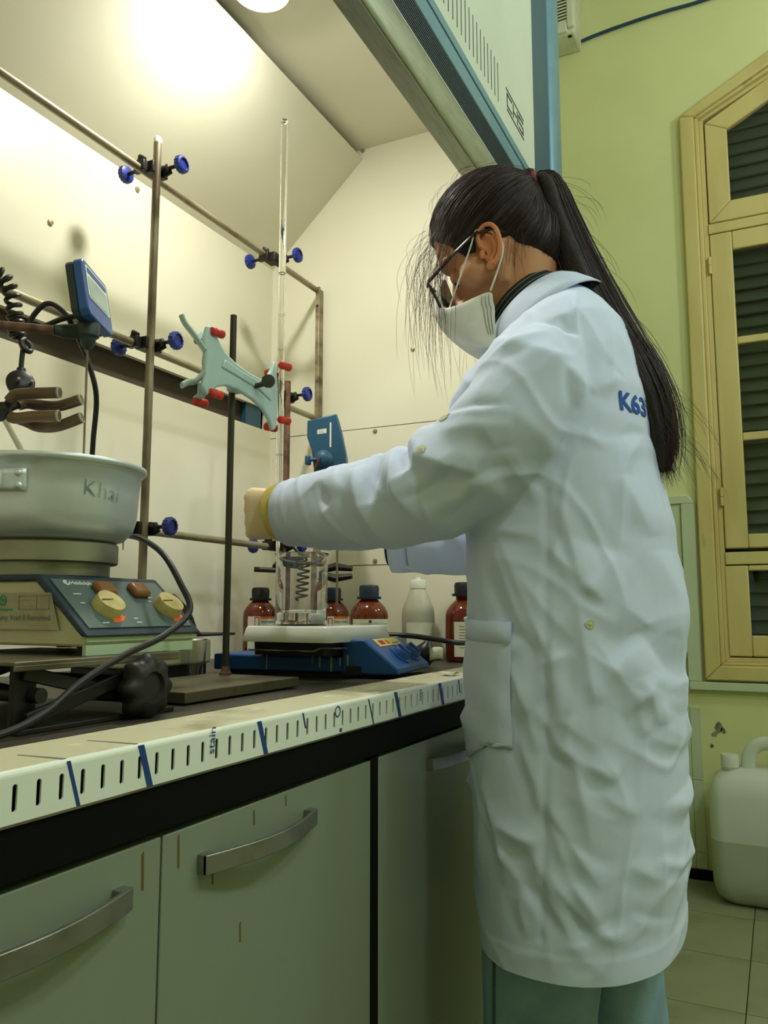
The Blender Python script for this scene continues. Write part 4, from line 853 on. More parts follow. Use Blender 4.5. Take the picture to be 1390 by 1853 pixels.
def bkp(a, z, l=0.0003): 
    t_ = ba + a / 0.043; return V((KX + (0.043 + l) * math.cos(t_), KY + (0.043 + l) * math.sin(t_), z))
lettering('500ml', 0.013, lambda a, b: bkp(a, 1.004 + b), m_whiteink, bk, sub=1, bold=0.0002)
def band(a0, a1, z0, z1):
    return MB().grid([[bkp(a0 + (a1 - a0) * i / 6, z) for i in range(7)] for z in (z0, z1)])
for (a0, a1, z0, z1) in ((0.0, 0.0014, 1.016, 1.062), (0.0, 0.02, 1.0605, 1.062), (0.0, 0.016, 1.040, 1.0412), (0.0, 0.012, 1.028, 1.0292)):
    build('scale_print', band(a0, a1, z0, z1), m_whiteink, bk, smooth=None)
tag(build('stir_bar', MB().lathe([(0.002, -0.017), (0.0075, -0.013), (0.0085, 0), (0.0075, 0.013), (0.002, 0.017)], (1.165, 0.690, 0.988), (0.75, -0.3, 0.05), 18), m_whitep, smooth=70), 'white stirring bar lying on the bottom of the beaker', 'stir bar')
cs = []
for k in range(200):
    t_ = k / 199; a = 2 * PI * 6.5 * t_
    cs.append((1.40 + 0.012 * math.cos(a) - 0.012 * t_, 0.86 + 0.012 * math.sin(a), 1.09 - 0.10 * t_))
tag(build('wire_spiral', MB().tube([(1.405, 0.90, 1.14)] + cs, 0.0026, 8), m_iron), 'dark wire spiral hanging behind the beaker', 'wire')
# power cable and plug to the right of the blue hotplate
cab = tag(build('power_cable', MB().tube(catmull([(1.30, 0.90, 0.925), (1.345, 0.80, 0.945), (1.365, 0.70, 0.9545), (1.385, 0.63, 0.9545), (1.41, 0.585, 0.948), (1.44, 0.55, 0.9405), (1.50, 0.535, 0.935), (1.60, 0.53, 0.905)], 8), 0.0050, 10), m_cable), 'thick black power cable bending over behind the blue hotplate', 'cable')
pg = thing('cable_plug', 'black plug with a white paper tag behind the blue hotplate dials', 'plug', (1.42, 0.60, ZB))
build('body', MB().lathe([(0.004, -0.022), (0.016, -0.018), (0.020, -0.004), (0.019, 0.010), (0.012, 0.018), (0.006, 0.026)], (1.440, 0.615, 0.918), (0.1, -0.25, 0.9), 20), m_cable, pg, smooth=50)
build('tag', MB().grid([[(1.41 + 0.012 * i, 0.592 - 0.004 * i, 0.908 + 0.011 * j + 0.003 * math.sin(i)) for i in range(4)] for j in range(3)]), m_paper, pg, solid=0.0005)

# bottles along the back
def amber(x, y, rad, h, capm, label, lab=None, kind=0):
    t = thing('reagent_bottle', label, 'bottle', (x, y, ZB), 'brown reagent bottles on the bench')
    k = rad / 0.041; z = ZB
    pr_ = [(0.001, 0.0005), (0.037 * k, 0.0005), (0.041 * k, 0.005), (0.041 * k, 0.097), (0.0395 * k, 0.105), (0.034 * k, 0.115), (0.025 * k, 0.1245), (0.0185 * k, 0.1295), (0.0175 * k, h - 0.028)]
    build('glass', MB().lathe(pr_, (x, y, z), (0, 0, 1), 40), m_amber, t, smooth=60)
    build('cap', MB().lathe([(0.026 * k, h - 0.030), (0.0265 * k, h - 0.025), (0.021 * k, h - 0.024), (0.0215 * k, h - 0.006), (0.019 * k, h - 0.001), (0.012 * k, h)], (x, y, z), (0, 0, 1), 32), capm, t, smooth=40)
    if lab:
        a0, a1, za, zb_ = lab; rr = 0.041 * k + 0.0004
        def cpn(a, zz, l=0.0): return V((x + (rr + l) * math.cos(a), y + (rr + l) * math.sin(a), z + zz))
        lbn = build('label', MB().grid([[cpn(R(a0 + (a1 - a0) * i / 16), zz) for i in range(17)] for zz in (za, zb_)]), m_paper, t, smooth=60)
        def strip(b0, b1, zc, zd, mat, name, l=0.0003): build(name, MB().grid([[cpn(R(b0 + (b1 - b0) * i / 8), zz, l) for i in range(9)] for zz in (zc, zd)]), mat, lbn, smooth=60)
        if kind == 1:
            strip(215, 270, zb_ - 0.005, zb_, m_orange, 'orange_band'); strip(196, 212, za + 0.045, zb_ - 0.001, m_red, 'hazard_mark'); strip(199, 209, za + 0.048, zb_ - 0.004, m_paper, 'hazard_field', 0.0005)
            lettering('Isopropanol', 0.008, lambda a, b: cpn(R(216) + a / rr, zb_ - 0.014 + b, 0.0005), m_ink, lbn, sub=1)
        elif kind == 2:
            strip(215, 275, zb_ - 0.005, zb_, m_orange, 'orange_band'); strip(196, 211, za + 0.045, zb_ - 0.004, m_red, 'hazard_mark'); strip(199, 208, za + 0.048, zb_ - 0.006, m_paper, 'hazard_field', 0.0005)
            lettering('Ethyl acetat', 0.008, lambda a, b: cpn(R(216) + a / rr, zb_ - 0.014 + b, 0.0005), m_ink, lbn, sub=1)
        elif kind == 3:
            strip(180, 280, zb_ - 0.010, zb_ - 0.0092, m_greyink, 'label_rule'); strip(206, 214, zb_ - 0.0075, zb_ - 0.002, m_ink, 'maker_mark')
            lettering('–––––––', 0.007, lambda a, b: cpn(R(216) + a / rr, zb_ - 0.0075 + b, 0.0005), m_greenink, lbn, sub=1)
        else:
            for q in range(8): strip(184, 184 + (26 if q % 3 else 16), zb_ - 0.010 - q * 0.0062, zb_ - 0.0088 - q * 0.0062, m_greyink, 'text_line'); 
            for q in range(5): strip(224, 240, zb_ - 0.022 - q * 0.0062, zb_ - 0.0208 - q * 0.0062, m_greyink, 'text_line')
            lettering('M', 0.009, lambda a, b: cpn(R(232) + a / rr, zb_ - 0.010 + b, 0.0005), m_ink, lbn, sub=1)
    return t
amber(1.545, 1.066, 0.0385, 0.160, m_capk, 'brown reagent bottle with black cap left of the beaker', (170, 290, 0.02, 0.0945), 1)
amber(1.628, 0.925, 0.039, 0.160, m_capb, 'brown reagent bottle with dark blue cap seen behind the beaker edge', (170, 290, 0.02, 0.0945), 2)
amber(1.520, 0.775, 0.040, 0.161, m_capb, 'brown reagent bottle with dark blue cap right of the beaker', (150, 300, 0.02, 0.0900), 3)
amber(1.640, 0.6075, 0.041, 0.168, m_capk, 'large brown reagent bottle beside the lab coat with a printed white label', (168, 256, 0.012, 0.084), 0)
wb = thing('wash_bottle', 'cloudy white plastic wash bottle with white cap between the brown bottles', 'bottle', (1.632, 0.712, ZB))
wx, wy = 1.632, 0.712
build('body', MB().lathe([(0.001, 0.0005), (0.032, 0.0005), (0.036, 0.005), (0.036, 0.098), (0.034, 0.112), (0.0195, 0.150), (0.0165, 0.154), (0.016, 0.158)], (wx, wy, ZB), (0, 0, 1), 36), m_cloudy, wb, smooth=60)
build('liquid', MB().lathe([(0.001, 0.003), (0.031, 0.003), (0.0345, 0.007), (0.0345, 0.097), (0.0325, 0.110), (0.001, 0.110)], (wx, wy, ZB), (0, 0, 1), 36), m_liquid, wb, smooth=60)
build('cap', MB().lathe([(0.0175, 0.155), (0.0178, 0.172), (0.0165, 0.174), (0.006, 0.175), (0.005, 0.180), (0.001, 0.180)], (wx, wy, ZB), (0, 0, 1), 28), m_whitep, wb, smooth=40)
build('label', MB().grid([[(wx + 0.0364 * math.cos(R(a)), wy + 0.0364 * math.sin(R(a)), ZB + zz) for a in range(160, 290, 8)] for zz in (0.03, 0.082)]), m_paper, wb, smooth=60)
# overhead stirrer
os_ = thing('overhead_stirrer', 'dark blue overhead stirrer motor with a small label behind the raised sleeve', 'stirrer', (1.49, 0.87, 1.32))
A0 = V((1.4672, 0.8995, 0)); A1 = V((1.495, 0.8386, 0)); uu = (A1 - A0).normalized(); vv = V((-uu.y, uu.x, 0)) * -1
vv = V((0.91, 0.415, 0))
def osq(a, z, l): return A0 + uu * a + V((0, 0, z)) + vv * l
mo = build('motor_body', MB().prism([osq(0.0, 1.409, 0), osq(0.064, 1.424, 0), osq(0.074, 1.385, 0), osq(0.084, 1.335, 0), osq(0.086, 1.290, 0), osq(0.018, 1.280, 0), osq(0.010, 1.345, 0), osq(0.0, 1.372, 0)], vv * 0.07), m_stirblue, os_, bev=0.003)
build('label', MB().prism([osq(0.022, 1.378, -0.0004), osq(0.042, 1.381, -0.0004), osq(0.042, 1.391, -0.0004), osq(0.022, 1.388, -0.0004)], vv * 0.0006), m_paper, mo, smooth=None)
lf_ = plane_fn(osq(0.0235, 1.3855, -0.0006), uu, (0, 0, 1), 0.0001)
lettering('––– –––––', 0.003, lf_, m_ink, mo); lettering('ETS-D4', 0.003, plane_fn(osq(0.0265, 1.3820, -0.0006), uu, (0, 0, 1), 0.0001), m_ink, mo)
build('scale_strip', MB().prism([osq(0.049, 1.350, -0.0004), osq(0.0525, 1.350, -0.0004), osq(0.0525, 1.404, -0.0004), osq(0.049, 1.404, -0.0004)], vv * 0.0006), m_paper, mo, smooth=None)
ch = build('chuck', MB().lathe([(0.021, 0.0), (0.021, 0.006), (0.015, 0.012), (0.010, 0.016), (0.001, 0.016)], osq(0.036, 1.322, 0.002), -vv, 24), m_stirblue, os_, smooth=40)
build('chuck_key', MB().box(osq(0.004, 1.319, -0.010), (0.014, 0.010, 0.020)).tube([osq(0.004, 1.320, -0.008), osq(0.036, 1.322, -0.010)], 0.004, 10), m_stirblue, os_, bev=0.003)
build('lead', MB().tube([osq(0.030, 1.325, -0.016), osq(0.024, 1.312, -0.018), osq(0.018, 1.297, -0.014)], 0.0018, 8), m_copper, os_)
build('shaft', MB().cyl((1.537, 0.862, 1.30), (1.537, 0.862, 1.01), 0.0026, n=10), m_steel, os_)
build('mounting_arm', MB().cyl((1.545, 0.905, 1.287), (1.514, 0.972, 1.262), 0.006, n=12), m_dkrod, os_)

# ------------------------------------------------------------------ jerry can
jc = thing('jerry_can', 'translucent white plastic jerry can half full on the tiled floor by wall', 'canister', (3.2, 0.06, 0.0))
def jring(z, e, y0=-0.135, y1=0.262, x0=3.10, x1=3.33, r=0.05, n=6):
    out = []; a0, a1, b0, b1 = x0 + e, x1 - e, y0 + e, y1 - e
    for (ca, cb_, s_) in ((a1 - r, b1 - r, 0), (a0 + r, b1 - r, 90), (a0 + r, b0 + r, 180), (a1 - r, b0 + r, 270)):
        out += [(ca + r * math.cos(R(s_ + 90 * k / n)), cb_ + r * math.sin(R(s_ + 90 * k / n)), z) for k in range(n + 1)]
    return out
build('lower_body', MB().loft([jring(0.0, 0.055), jring(0.008, 0.035), jring(0.03, 0.014), jring(0.07, 0.003), jring(0.12, 0.0), jring(0.215, 0.0)]), m_jerryl, jc, smooth=60)
build('upper_body', MB().loft([jring(0.215, 0.0), jring(0.34, 0.0), jring(0.38, 0.004), jring(0.415, 0.016), jring(0.44, 0.04), jring(0.452, 0.07, r=0.03)]), m_jerry, jc, smooth=60)
build('cap', MB().lathe([(0.026, 0.445), (0.026, 0.452), (0.030, 0.454), (0.030, 0.492), (0.027, 0.497), (0.001, 0.497)], (3.18, 0.19, 0), (0, 0, 1), 24), m_jerry, jc, smooth=40)
build('handle', MB().tube(catmull([(3.2, 0.135, 0.43), (3.2, 0.125, 0.50), (3.2, 0.09, 0.535), (3.2, 0.03, 0.538), (3.2, -0.04, 0.525), (3.2, -0.08, 0.48), (3.2, -0.09, 0.44)], 5), [(0.016, 0.024)] * 31, 14), m_jerry, jc, smooth=70)

# ------------------------------------------------------------------ the person
CX = 1.17
per = thing('person', 'person in a white lab coat, face mask and glasses with a long dark ponytail', 'person', (CX, 0.27, 0.0))
def vox(mb, size, smooth_it=6, factor=0.6):
    me = bpy.data.meshes.new('vx'); me.from_pydata([tuple(p) for p in mb.v], [], mb.f); me.update()
    bm = bmesh.new(); bm.from_mesh(me); bmesh.ops.recalc_face_normals(bm, faces=bm.faces); bm.to_mesh(me); bm.free()
    ob = bpy.data.objects.new('vx', me); COL.objects.link(ob)
    r = ob.modifiers.new('r', 'REMESH'); r.mode = 'VOXEL'; r.voxel_size = size
    if smooth_it:
        s = ob.modifiers.new('s', 'SMOOTH'); s.iterations = smooth_it; s.factor = factor
    out = bpy.data.meshes.new_from_object(ob.evaluated_get(_DG()))
    bpy.data.objects.remove(ob); bpy.data.meshes.remove(me)
    return out
def mesh_part(name, me, mat, parent, smooth=180):
    me.name = name
    loc = WL[parent]; me.transform(Matrix.Translation(-loc))
    return finish(me, name, mat, parent, loc, smooth)
def ering(cx, cy, z, a, b, tilt=0.0, n=48, e=2.3):
    out = []; ct_, st_ = math.cos(tilt), math.sin(tilt)
    for k in range(n):
        t_ = 2 * PI * k / n; c, s = math.cos(t_), math.sin(t_)
        x = a * math.copysign(abs(c) ** (2 / e), c); y = b * math.copysign(abs(s) ** (2 / e), s)
        out.append(V((cx + x, cy + y * ct_, z - y * st_)))
    return out
PIT = R(30); HC = V((CX, 0.3845, 1.5966)); hf = V((0, math.cos(PIT), -math.sin(PIT))); hu = V((0, math.sin(PIT), math.cos(PIT))); hr = V((1, 0, 0))
def HL(a, f, u_): return HC + hr * a + hf * f + hu * u_
HA = (hr, hf, hu)
# body (one continuous surface): head, neck, trunk, arms, legs
bd = MB()
bd.ell(HC, (0.073, 0.092, 0.086), HA, 32, 20)
bd.ell(HL(0, 0.030, -0.055), (0.060, 0.060, 0.070), HA)          # mid face
bd.ell(HL(0, 0.040, -0.103), (0.043, 0.044, 0.043), HA)          # jaw
bd.ell(HL(0, 0.070, -0.140), (0.022, 0.020, 0.018), HA, 14, 8)   # chin
for s in (-1, 1):
    bd.ell(HL(s * 0.045, 0.045, -0.070), (0.026, 0.030, 0.03), HA, 14, 8)   # cheek
    bd.ell(HL(s * 0.030, 0.080, -0.022), (0.026, 0.014, 0.010), HA, 14, 8)  # brow
    bd.tube([HL(s * 0.064, -0.01, -0.06), HL(s * 0.052, 0.022, -0.115)], [0.012, 0.008], 12)
bd.tube([HL(0, 0.080, -0.030), HL(0, 0.098, -0.062), HL(0, 0.106, -0.080)], [0.008, 0.010, 0.014], 12)   # nose
bd.ell(HL(-0.012, 0.094, -0.084), (0.009, 0.010, 0.008), HA, 10, 6); bd.ell(HL(0.012, 0.094, -0.084), (0.009, 0.010, 0.008), HA, 10, 6)
bd.ell(HL(0, 0.080, -0.106), (0.024, 0.012, 0.006), HA, 14, 6); bd.ell(HL(0, 0.078, -0.117), (0.021, 0.012, 0.006), HA, 14, 6)  # lips
bd.tube([HL(0, -0.018, -0.03), HL(0, -0.030, -0.085), (CX, 0.322, 1.475), (CX, 0.300, 1.42), (CX, 0.29, 1.37)], [(0.058, 0.060), (0.052, 0.056), (0.049, 0.053), (0.046, 0.048), (0.046, 0.046)], 24)
bd.loft([ering(CX, 0.264, 0.80, 0.165, 0.105), ering(CX, 0.264, 0.92, 0.165, 0.110), ering(CX, 0.268, 1.08, 0.135, 0.092), ering(CX, 0.283, 1.22, 0.145, 0.092, R(10)), ering(CX, 0.292, 1.31, 0.140, 0.085, R(15)), ering(CX, 0.292, 1.365, 0.085, 0.055, R(25))])
for s in (-1, 1):
    bd.tube([(CX + s * 0.10, 0.285, 1.325), (CX + s * 0.15, 0.283, 1.31)], [0.04, 0.04], 16)
LA = [(1.025, 0.278, 1.305), (1.0, 0.325, 1.22), (0.995, 0.398, 1.165), (1.012, 0.50, 1.152), (1.032, 0.62, 1.149), (1.043, 0.672, 1.149)]
RA = [(1.315, 0.285, 1.305), (1.345, 0.31, 1.21), (1.35, 0.385, 1.10), (1.325, 0.50, 1.105), (1.305, 0.58, 1.108), (1.300, 0.60, 1.112)]
for A in (LA, RA): bd.tube(catmull(A, 4), [lerp_tab(k / 20, [(0, 0.048), (0.3, 0.044), (0.5, 0.040), (0.8, 0.030), (1, 0.026)]) for k in range(21)], 16)
for (hx, hy, kx, ky, ax, ay) in ((1.09, 0.272, 1.08, 0.30, 1.08, 0.30), (1.25, 0.26, 1.26, 0.25, 1.26, 0.24)):
    bd.tube(catmull([(hx, hy, 0.86), (hx, hy, 0.70), (kx, ky, 0.47), (kx, ky - 0.01, 0.30), (ax, ay, 0.10)], 4), [lerp_tab(k / 16, [(0, 0.075), (0.25, 0.07), (0.5, 0.052), (0.75, 0.05), (1, 0.036)]) for k in range(17)], 20)
    bd.ell((ax, ay + 0.06, 0.05), (0.042, 0.11, 0.036))
body = mesh_part('body', vox(bd, 0.0042, 5), m_skin, per)
# eyes
for s in (-1, 1):
    ey_ = build('eye', MB().ell(HL(s * 0.031, 0.073, -0.050), (0.0125, 0.0125, 0.0125), HA, 16, 10), m_whitep, per, smooth=180)
    build('iris', MB().ell(HL(s * 0.031, 0.0835, -0.055), (0.0058, 0.0030, 0.0058), HA, 14, 8), m_hair, ey_, smooth=180)
    build('eyelid', MB().ell(HL(s * 0.031, 0.0745, -0.048), (0.0138, 0.0138, 0.0128), HA, 16, 10), m_skin, ey_, smooth=180)
# ears
def make_ear(s):
    ca, sa = math.cos(R(20)), math.sin(R(20)); k_ = 1.08
    def E(y, z, o_): return HL(s * (0.0655 + o_), 0.010 + k_ * (y * ca - z * sa), -0.064 + k_ * (y * sa + z * ca))
    ax = (hr, hf * ca + hu * sa, hu * ca - hf * sa); m = MB()
    m.ell(E(-0.002, 0.002, 0.003), (0.0035, 0.0165, 0.0275), ax, 24, 14)
    hx = [(0.004, -0.001, 0.005), (0.011, 0.005, 0.006), (0.0125, 0.014, 0.007), (0.0105, 0.023, 0.0085), (0.003, 0.0305, 0.0105), (-0.007, 0.030, 0.0125), (-0.0145, 0.022, 0.014), (-0.0180, 0.010, 0.0148), (-0.0180, -0.003, 0.0145), (-0.0150, -0.013, 0.013), (-0.010, -0.021, 0.011), (-0.003, -0.0275, 0.009)]
    m.tube(catmull([E(*q) for q in hx], 5), [lerp_tab(q / 55, [(0, 0.0024), (0.15, 0.0030), (0.5, 0.0036), (0.8, 0.0034), (1, 0.0042)]) for q in range(56)], 12)
    m.tube(catmull([E(*q) for q in [(-0.002, -0.018, 0.0075), (-0.0085, -0.009, 0.0095), (-0.0100, 0.002, 0.0100), (-0.0065, 0.012, 0.0090), (0.001, 0.019, 0.0070)]], 5), 0.0030, 12)
    m.ell(E(0.0115, -0.007, 0.0065), (0.0042, 0.0040, 0.0075), ax, 14, 10); m.ell(E(-0.001, -0.0175, 0.0075), (0.0035, 0.0045, 0.004), ax, 12, 8)
    m.ell(E(0.001, -0.0260, 0.0065), (0.0040, 0.0085, 0.0080), ax, 16, 10); m.ell(E(-0.012, 0.004, 0.004), (0.0085, 0.0055, 0.020), ax, 16, 10)
    return m
for s in (-1, 1):
    e_ = mesh_part('ear', vox(make_ear(s), 0.0011, 5), m_ear, per)
    build('ear_canal_shade', MB().ell(HL(s * 0.0700, 0.010 + 0.0085, -0.064 - 0.0035), (0.0022, 0.0036, 0.0052), HA, 12, 8), m_brown, e_, smooth=180)  # brown ellipsoid paints the shade of the ear hole

# ---- lab coat: torso + sleeves as one cloth surface with folds
RG = [(0.555, .205, .262, .126, 0), (0.585, .204, .262, .128, 0), (.62, .203, .264, .130, 0), (.68, .202, .262, .138, 0), (.75, .200, .264, .141, 0), (.82, .198, .265, .142, 0), (.90, .196, .264, .147, 0), (.98, .193, .263, .145, 0), (1.05, .188, .264, .141, 0), (1.12, .184, .266, .139, 0),
      (1.20, .182, .275, .132, 4), (1.27, .182, .290, .140, 9), (1.325, .178, .300, .140, 15), (1.365, .160, .298, .128, 22), (1.395, .130, .298, .106, 30), (1.418, .100, .300, .087, 36), (1.432, .078, .306, .074, 40)]
co = MB(); co.loft([ering(CX, cy, z, a, b, R(t_)) for z, a, cy, b, t_ in RG])
SL = [(1.045, 0.262, 1.335), (1.012, 0.270, 1.300), (0.994, 0.3, 1.240), (0.990, 0.345, 1.195), (0.996, 0.40, 1.168), (1.010, 0.4706, 1.1535), (1.022, 0.5455, 1.149), (1.033, 0.6158, 1.148), (1.0395, 0.662, 1.148)]
co.tube(SL, [0.055, 0.068, 0.075, 0.0755, 0.0735, 0.0675, 0.0635, 0.0565, 0.0490], 28)
SR = [(1.295, 0.27, 1.335), (1.33, 0.278, 1.28), (1.352, 0.33, 1.18), (1.352, 0.39, 1.124), (1.336, 0.46, 1.114), (1.315, 0.54, 1.112), (1.300, 0.612, 1.111)]
co.tube(SR, [0.055, 0.066, 0.068, 0.060, 0.054, 0.048, 0.042], 28)
cme = vox(co, 0.0037, 12, 0.5)
bm = bmesh.new(); bm.from_mesh(cme)
bmesh.ops.bisect_plane(bm, geom=bm.verts[:] + bm.edges[:] + bm.faces[:], plane_co=(0, 0, 0.578), plane_no=(0, 0, -1), clear_outer=True)
bm.to_mesh(cme); bm.free()
fr_rng = random.Random(5)
for k in range(50):      # further small crumples of the worn cotton
    y0, z0_ = fr_rng.uniform(0.13, 0.38), fr_rng.uniform(0.60, 1.34)
    if k % 3 == 0: z0_ = fr_rng.uniform(0.60, 0.95)
    an_ = R(fr_rng.gauss(238, 16)) if k % 4 else R(fr_rng.gauss(320, 22)); ln_ = fr_rng.uniform(0.035, 0.13); bend = fr_rng.uniform(-0.25, 0.25)
    pts_ = [(y0, z0_)]
    for q_ in range(4): an_ += bend * 0.5; pts_.append((pts_[-1][0] + math.cos(an_) * ln_ / 4, pts_[-1][1] + math.sin(an_) * ln_ / 4))
    FOLDS.append((pts_, fr_rng.choice((1, 1, 1, -0.7)) * fr_rng.uniform(0.0020, 0.0044), fr_rng.uniform(0.007, 0.013)))
def seg_d(py, pz, pts, segs, total):
    best = 9.0; side = 1; tt_ = 0
    for ay, az, dy, dz, L2, l0, ll in segs:
        t_ = ((py - ay) * dy + (pz - az) * dz) / L2
        t_ = 0.0 if t_ < 0 else (1.0 if t_ > 1 else t_)
        ey2, ez2 = py - ay - dy * t_, pz - az - dz * t_
        d = ey2 * ey2 + ez2 * ez2
        if d < best: best = d; side = dy * ez2 - dz * ey2; tt_ = (l0 + ll * t_) / total
    return math.sqrt(best), side, tt_
def fold_rec(l, a, w_):
    segs = []; tot = 0
    for (ay, az), (by, bz) in zip(l, l[1:]):
        dy, dz = by - ay, bz - az; ll = math.hypot(dy, dz); segs.append((ay, az, dy, dz, ll * ll, tot, ll)); tot += ll
    m = 3.2 * w_
    return (min(p[0] for p in l) - m, max(p[0] for p in l) + m, min(p[1] for p in l) - m, max(p[1] for p in l) + m, l, a, w_, segs, tot, abs(a) < 0.0031 and w_ < 0.0065)
norms = [v.normal.copy() for v in cme.vertices]
newco = []
nz_ = noise.noise
boxes = [fold_rec(l, a * (2.3 if (max(p[0] for p in l) > 0.40 and w_ > 0.0065) else 1.0), w_ * (1.3 if (max(p[0] for p in l) > 0.40 and w_ > 0.0065) else 1.0)) for l, a, w_ in FOLDS]
for v, n in zip(cme.vertices, norms):
    p = v.co; d = 0.0
    torso = p.y < 0.40
    hemf = min(1, max(0, (p.z - 0.575) / 0.06))
    neck = min(1, max(0, (1.44 - p.z) / 0.05))
    # soft diagonal drapes, sharp small ridges
    pe = p.y * 0.92 + p.z * 0.30; al = p.z * 0.92 - p.y * 0.30
    q = V((p.x * 4 + 3, pe * 7, al * 2.0)) if torso else V((p.y * 9 + p.z * 3, p.z * 5 - p.y * 2, p.x * 6))
    d += (0.0028 if torso else 0.0036) * nz_(q)
    q2 = V((p.x * 6, pe * 13 + 0.6 * nz_(p * 6), al * 2.6 + 5)) if torso else V((p.y * 13 - p.z * 6, p.z * 5, p.x * 6 + 2))
    d += (0.0028 if torso else 0.0016) * max(0, 1 - abs(nz_(q2)) * 6.0) ** 1.5
    q3 = V((p.x * 7 + 9, (p.y * 0.8 - p.z * 0.6) * 12, (p.z * 0.8 + p.y * 0.6) * 4))
    d += 0.0022 * max(0, 1 - abs(nz_(q3)) * 6.0) ** 1.5
    if n.x < 0.35:
        for (y0, y1, za, zb_, l, a, w_, segs, tot, seam) in boxes:
            if y0 < p.y < y1 and za < p.z < zb_:
                dd, sd_, tq = seg_d(p.y, p.z, l, segs, tot)
                if dd < 3.2 * w_:
                    if seam: d += a * math.exp(-(dd / w_) ** 2)
                    else:
                        tap = math.sin(PI * min(1, max(0, tq))) ** 0.7
                        ws = w_ * (0.55 if sd_ > 0 else 1.25)
                        d += a * tap * (math.exp(-(dd / ws) ** 1.5) - 0.30 * (sd_ > 0) * math.exp(-((dd - 1.5 * w_) / (0.7 * w_)) ** 2))
    if p.z < 0.63: d += 0.0012 * (1 if p.z < 0.607 else 0) 
    newco.append(p + n * (d * (0.45 + 0.55 * hemf) * (0.3 + 0.7 * neck)))
for v, c in zip(cme.vertices, newco): v.co = c
cme.update()
coat = mesh_part('lab_coat', cme, m_coat, per)
WLc = WL[coat]
bvh = BVHTree.FromPolygons([tuple(v.co + WLc) for v in cme.vertices], [tuple(p.vertices) for p in cme.polygons])
def onto(p, dirn, lift=0.0015):
    h = bvh.ray_cast(V(p) - V(dirn).normalized() * 0.25, V(dirn).normalized())
    if h[0] is None: return V(p)
    return h[0] + h[1] * lift
for S_, r_ in ((SL, 0.0497), (SR, 0.0432)):
    p1 = V(S_[-1]); d1 = (p1 - V(S_[-2])).normalized()
    build('cuff', MB().tube([p1 - d1 * 0.030, p1 - d1 * 0.015, p1 + d1 * 0.004], [r_ - 0.0005, r_ + 0.0008, r_], 40, cap=False), m_coat, coat, smooth=180, solid=0.0022)
    build('cuff_seam', MB().tube([p1 - d1 * 0.0305, p1 - d1 * 0.0295], r_ + 0.0008, 40, cap=False), m_seamw, coat, smooth=180, solid=0.0006)
# pocket
pk_l = [(1.115, 0.995), (1.100, 0.94), (1.098, 0.88), (1.104, 0.82)]; 
G = []
for j in range(15):
    t_ = j / 14; z = 0.992 - 0.188 * t_
    row = []
    for i in range(11):
        q = i / 10; an = R(107 + 62 * q) ; zz = z - 0.006 * q
        if t_ > 0.85: zz = z + (t_ - 0.85) * 0.188 * (abs(q - 0.45) / 0.5) * (1.35 if q > 0.45 else 0.35)
        base = V((CX, 0.264, zz)); dr = V((math.cos(an), math.sin(an), 0))
        h = bvh.ray_cast(base + dr * 0.4, -dr)
        row.append((h[0] + h[1] * 0.0022) if h[0] else base + dr * 0.15)
    G.append(row)
pkt = build('pocket', MB().grid(G), m_coat, coat, smooth=180, solid=0.0022)
build('pocket_hem', MB().grid([[p + (p - V((CX, 0.264, p.z))).normalized() * 0.0014 for p in G[k]] for k in (0, 1, 2)]), m_coat, pkt, smooth=180, solid=0.002)
# stains and the blue print on the back
def blob(cy, cz, ry, rz, seed):
    c = onto((0.98, cy, cz), (1, 0, 0)); G = []
    ring = [onto((0.98, cy + ry * (1 + 0.5 * nz_((math.cos(a) * 2, math.sin(a) * 2, seed))) * math.cos(a), cz + rz * (1 + 0.5 * nz_((math.cos(a) * 2, math.sin(a) * 2, seed + 5))) * math.sin(a)), (1, 0, 0), 0.0009) for a in [2 * PI * k / 18 for k in range(18)]]
    mid = [onto((0.98, cy + (p.y - cy) * 0.5, cz + (p.z - cz) * 0.5), (1, 0, 0), 0.0009) for p in ring]
    build('stain', MB().loft([ring, mid], cap=False).add([c + V((-0.0009, 0, 0))] + mid, [(0, i + 1, (i + 1) % 18 + 1) for i in range(18)]), m_stain, coat, smooth=180)
blob(0.3743, 1.2463, 0.011, 0.006, 1); blob(0.3943, 1.2013, 0.006, 0.006, 2); blob(0.206, 0.9838, 0.005, 0.005, 3)
pd = V((0.80, 0.60, 0)); pu = V((0.60, -0.80, 0))
lettering('K63', 0.036, lambda a, b: onto(V((1.055, 0.178, 1.2585)) + pu * a + V((0, 0, b)), pd, 0.0012), m_coatprint, coat, bold=0.0011, sub=2)
# collar: fold falling from the neckline
def nring(k, a, b, dz, t0=R(38), n=64, gap=0.0):
    cy, cz = 0.305, 1.436; out = []
    for i in range(n + 1):
        t_ = R(-270 + gap) + (2 * PI - 2 * R(gap)) * i / n
        x = a * math.cos(t_); y = b * math.sin(t_)
        out.append(V((CX + x, cy + y * math.cos(t0) + dz * math.sin(t0), cz - y * math.sin(t0) + dz * math.cos(t0))))
    return out
col = MB().grid([nring(0, 0.078, 0.076, -0.004, gap=16), nring(0, 0.074, 0.072, 0.012, gap=16), nring(0, 0.076, 0.074, 0.019, gap=16), nring(0, 0.081, 0.079, 0.018, gap=15), nring(0, 0.092, 0.088, 0.004, gap=12), nring(0, 0.102, 0.096, -0.016, gap=8), nring(0, 0.108, 0.101, -0.031, gap=6)])
build('collar', col, m_coat, coat, smooth=180, solid=0.002)
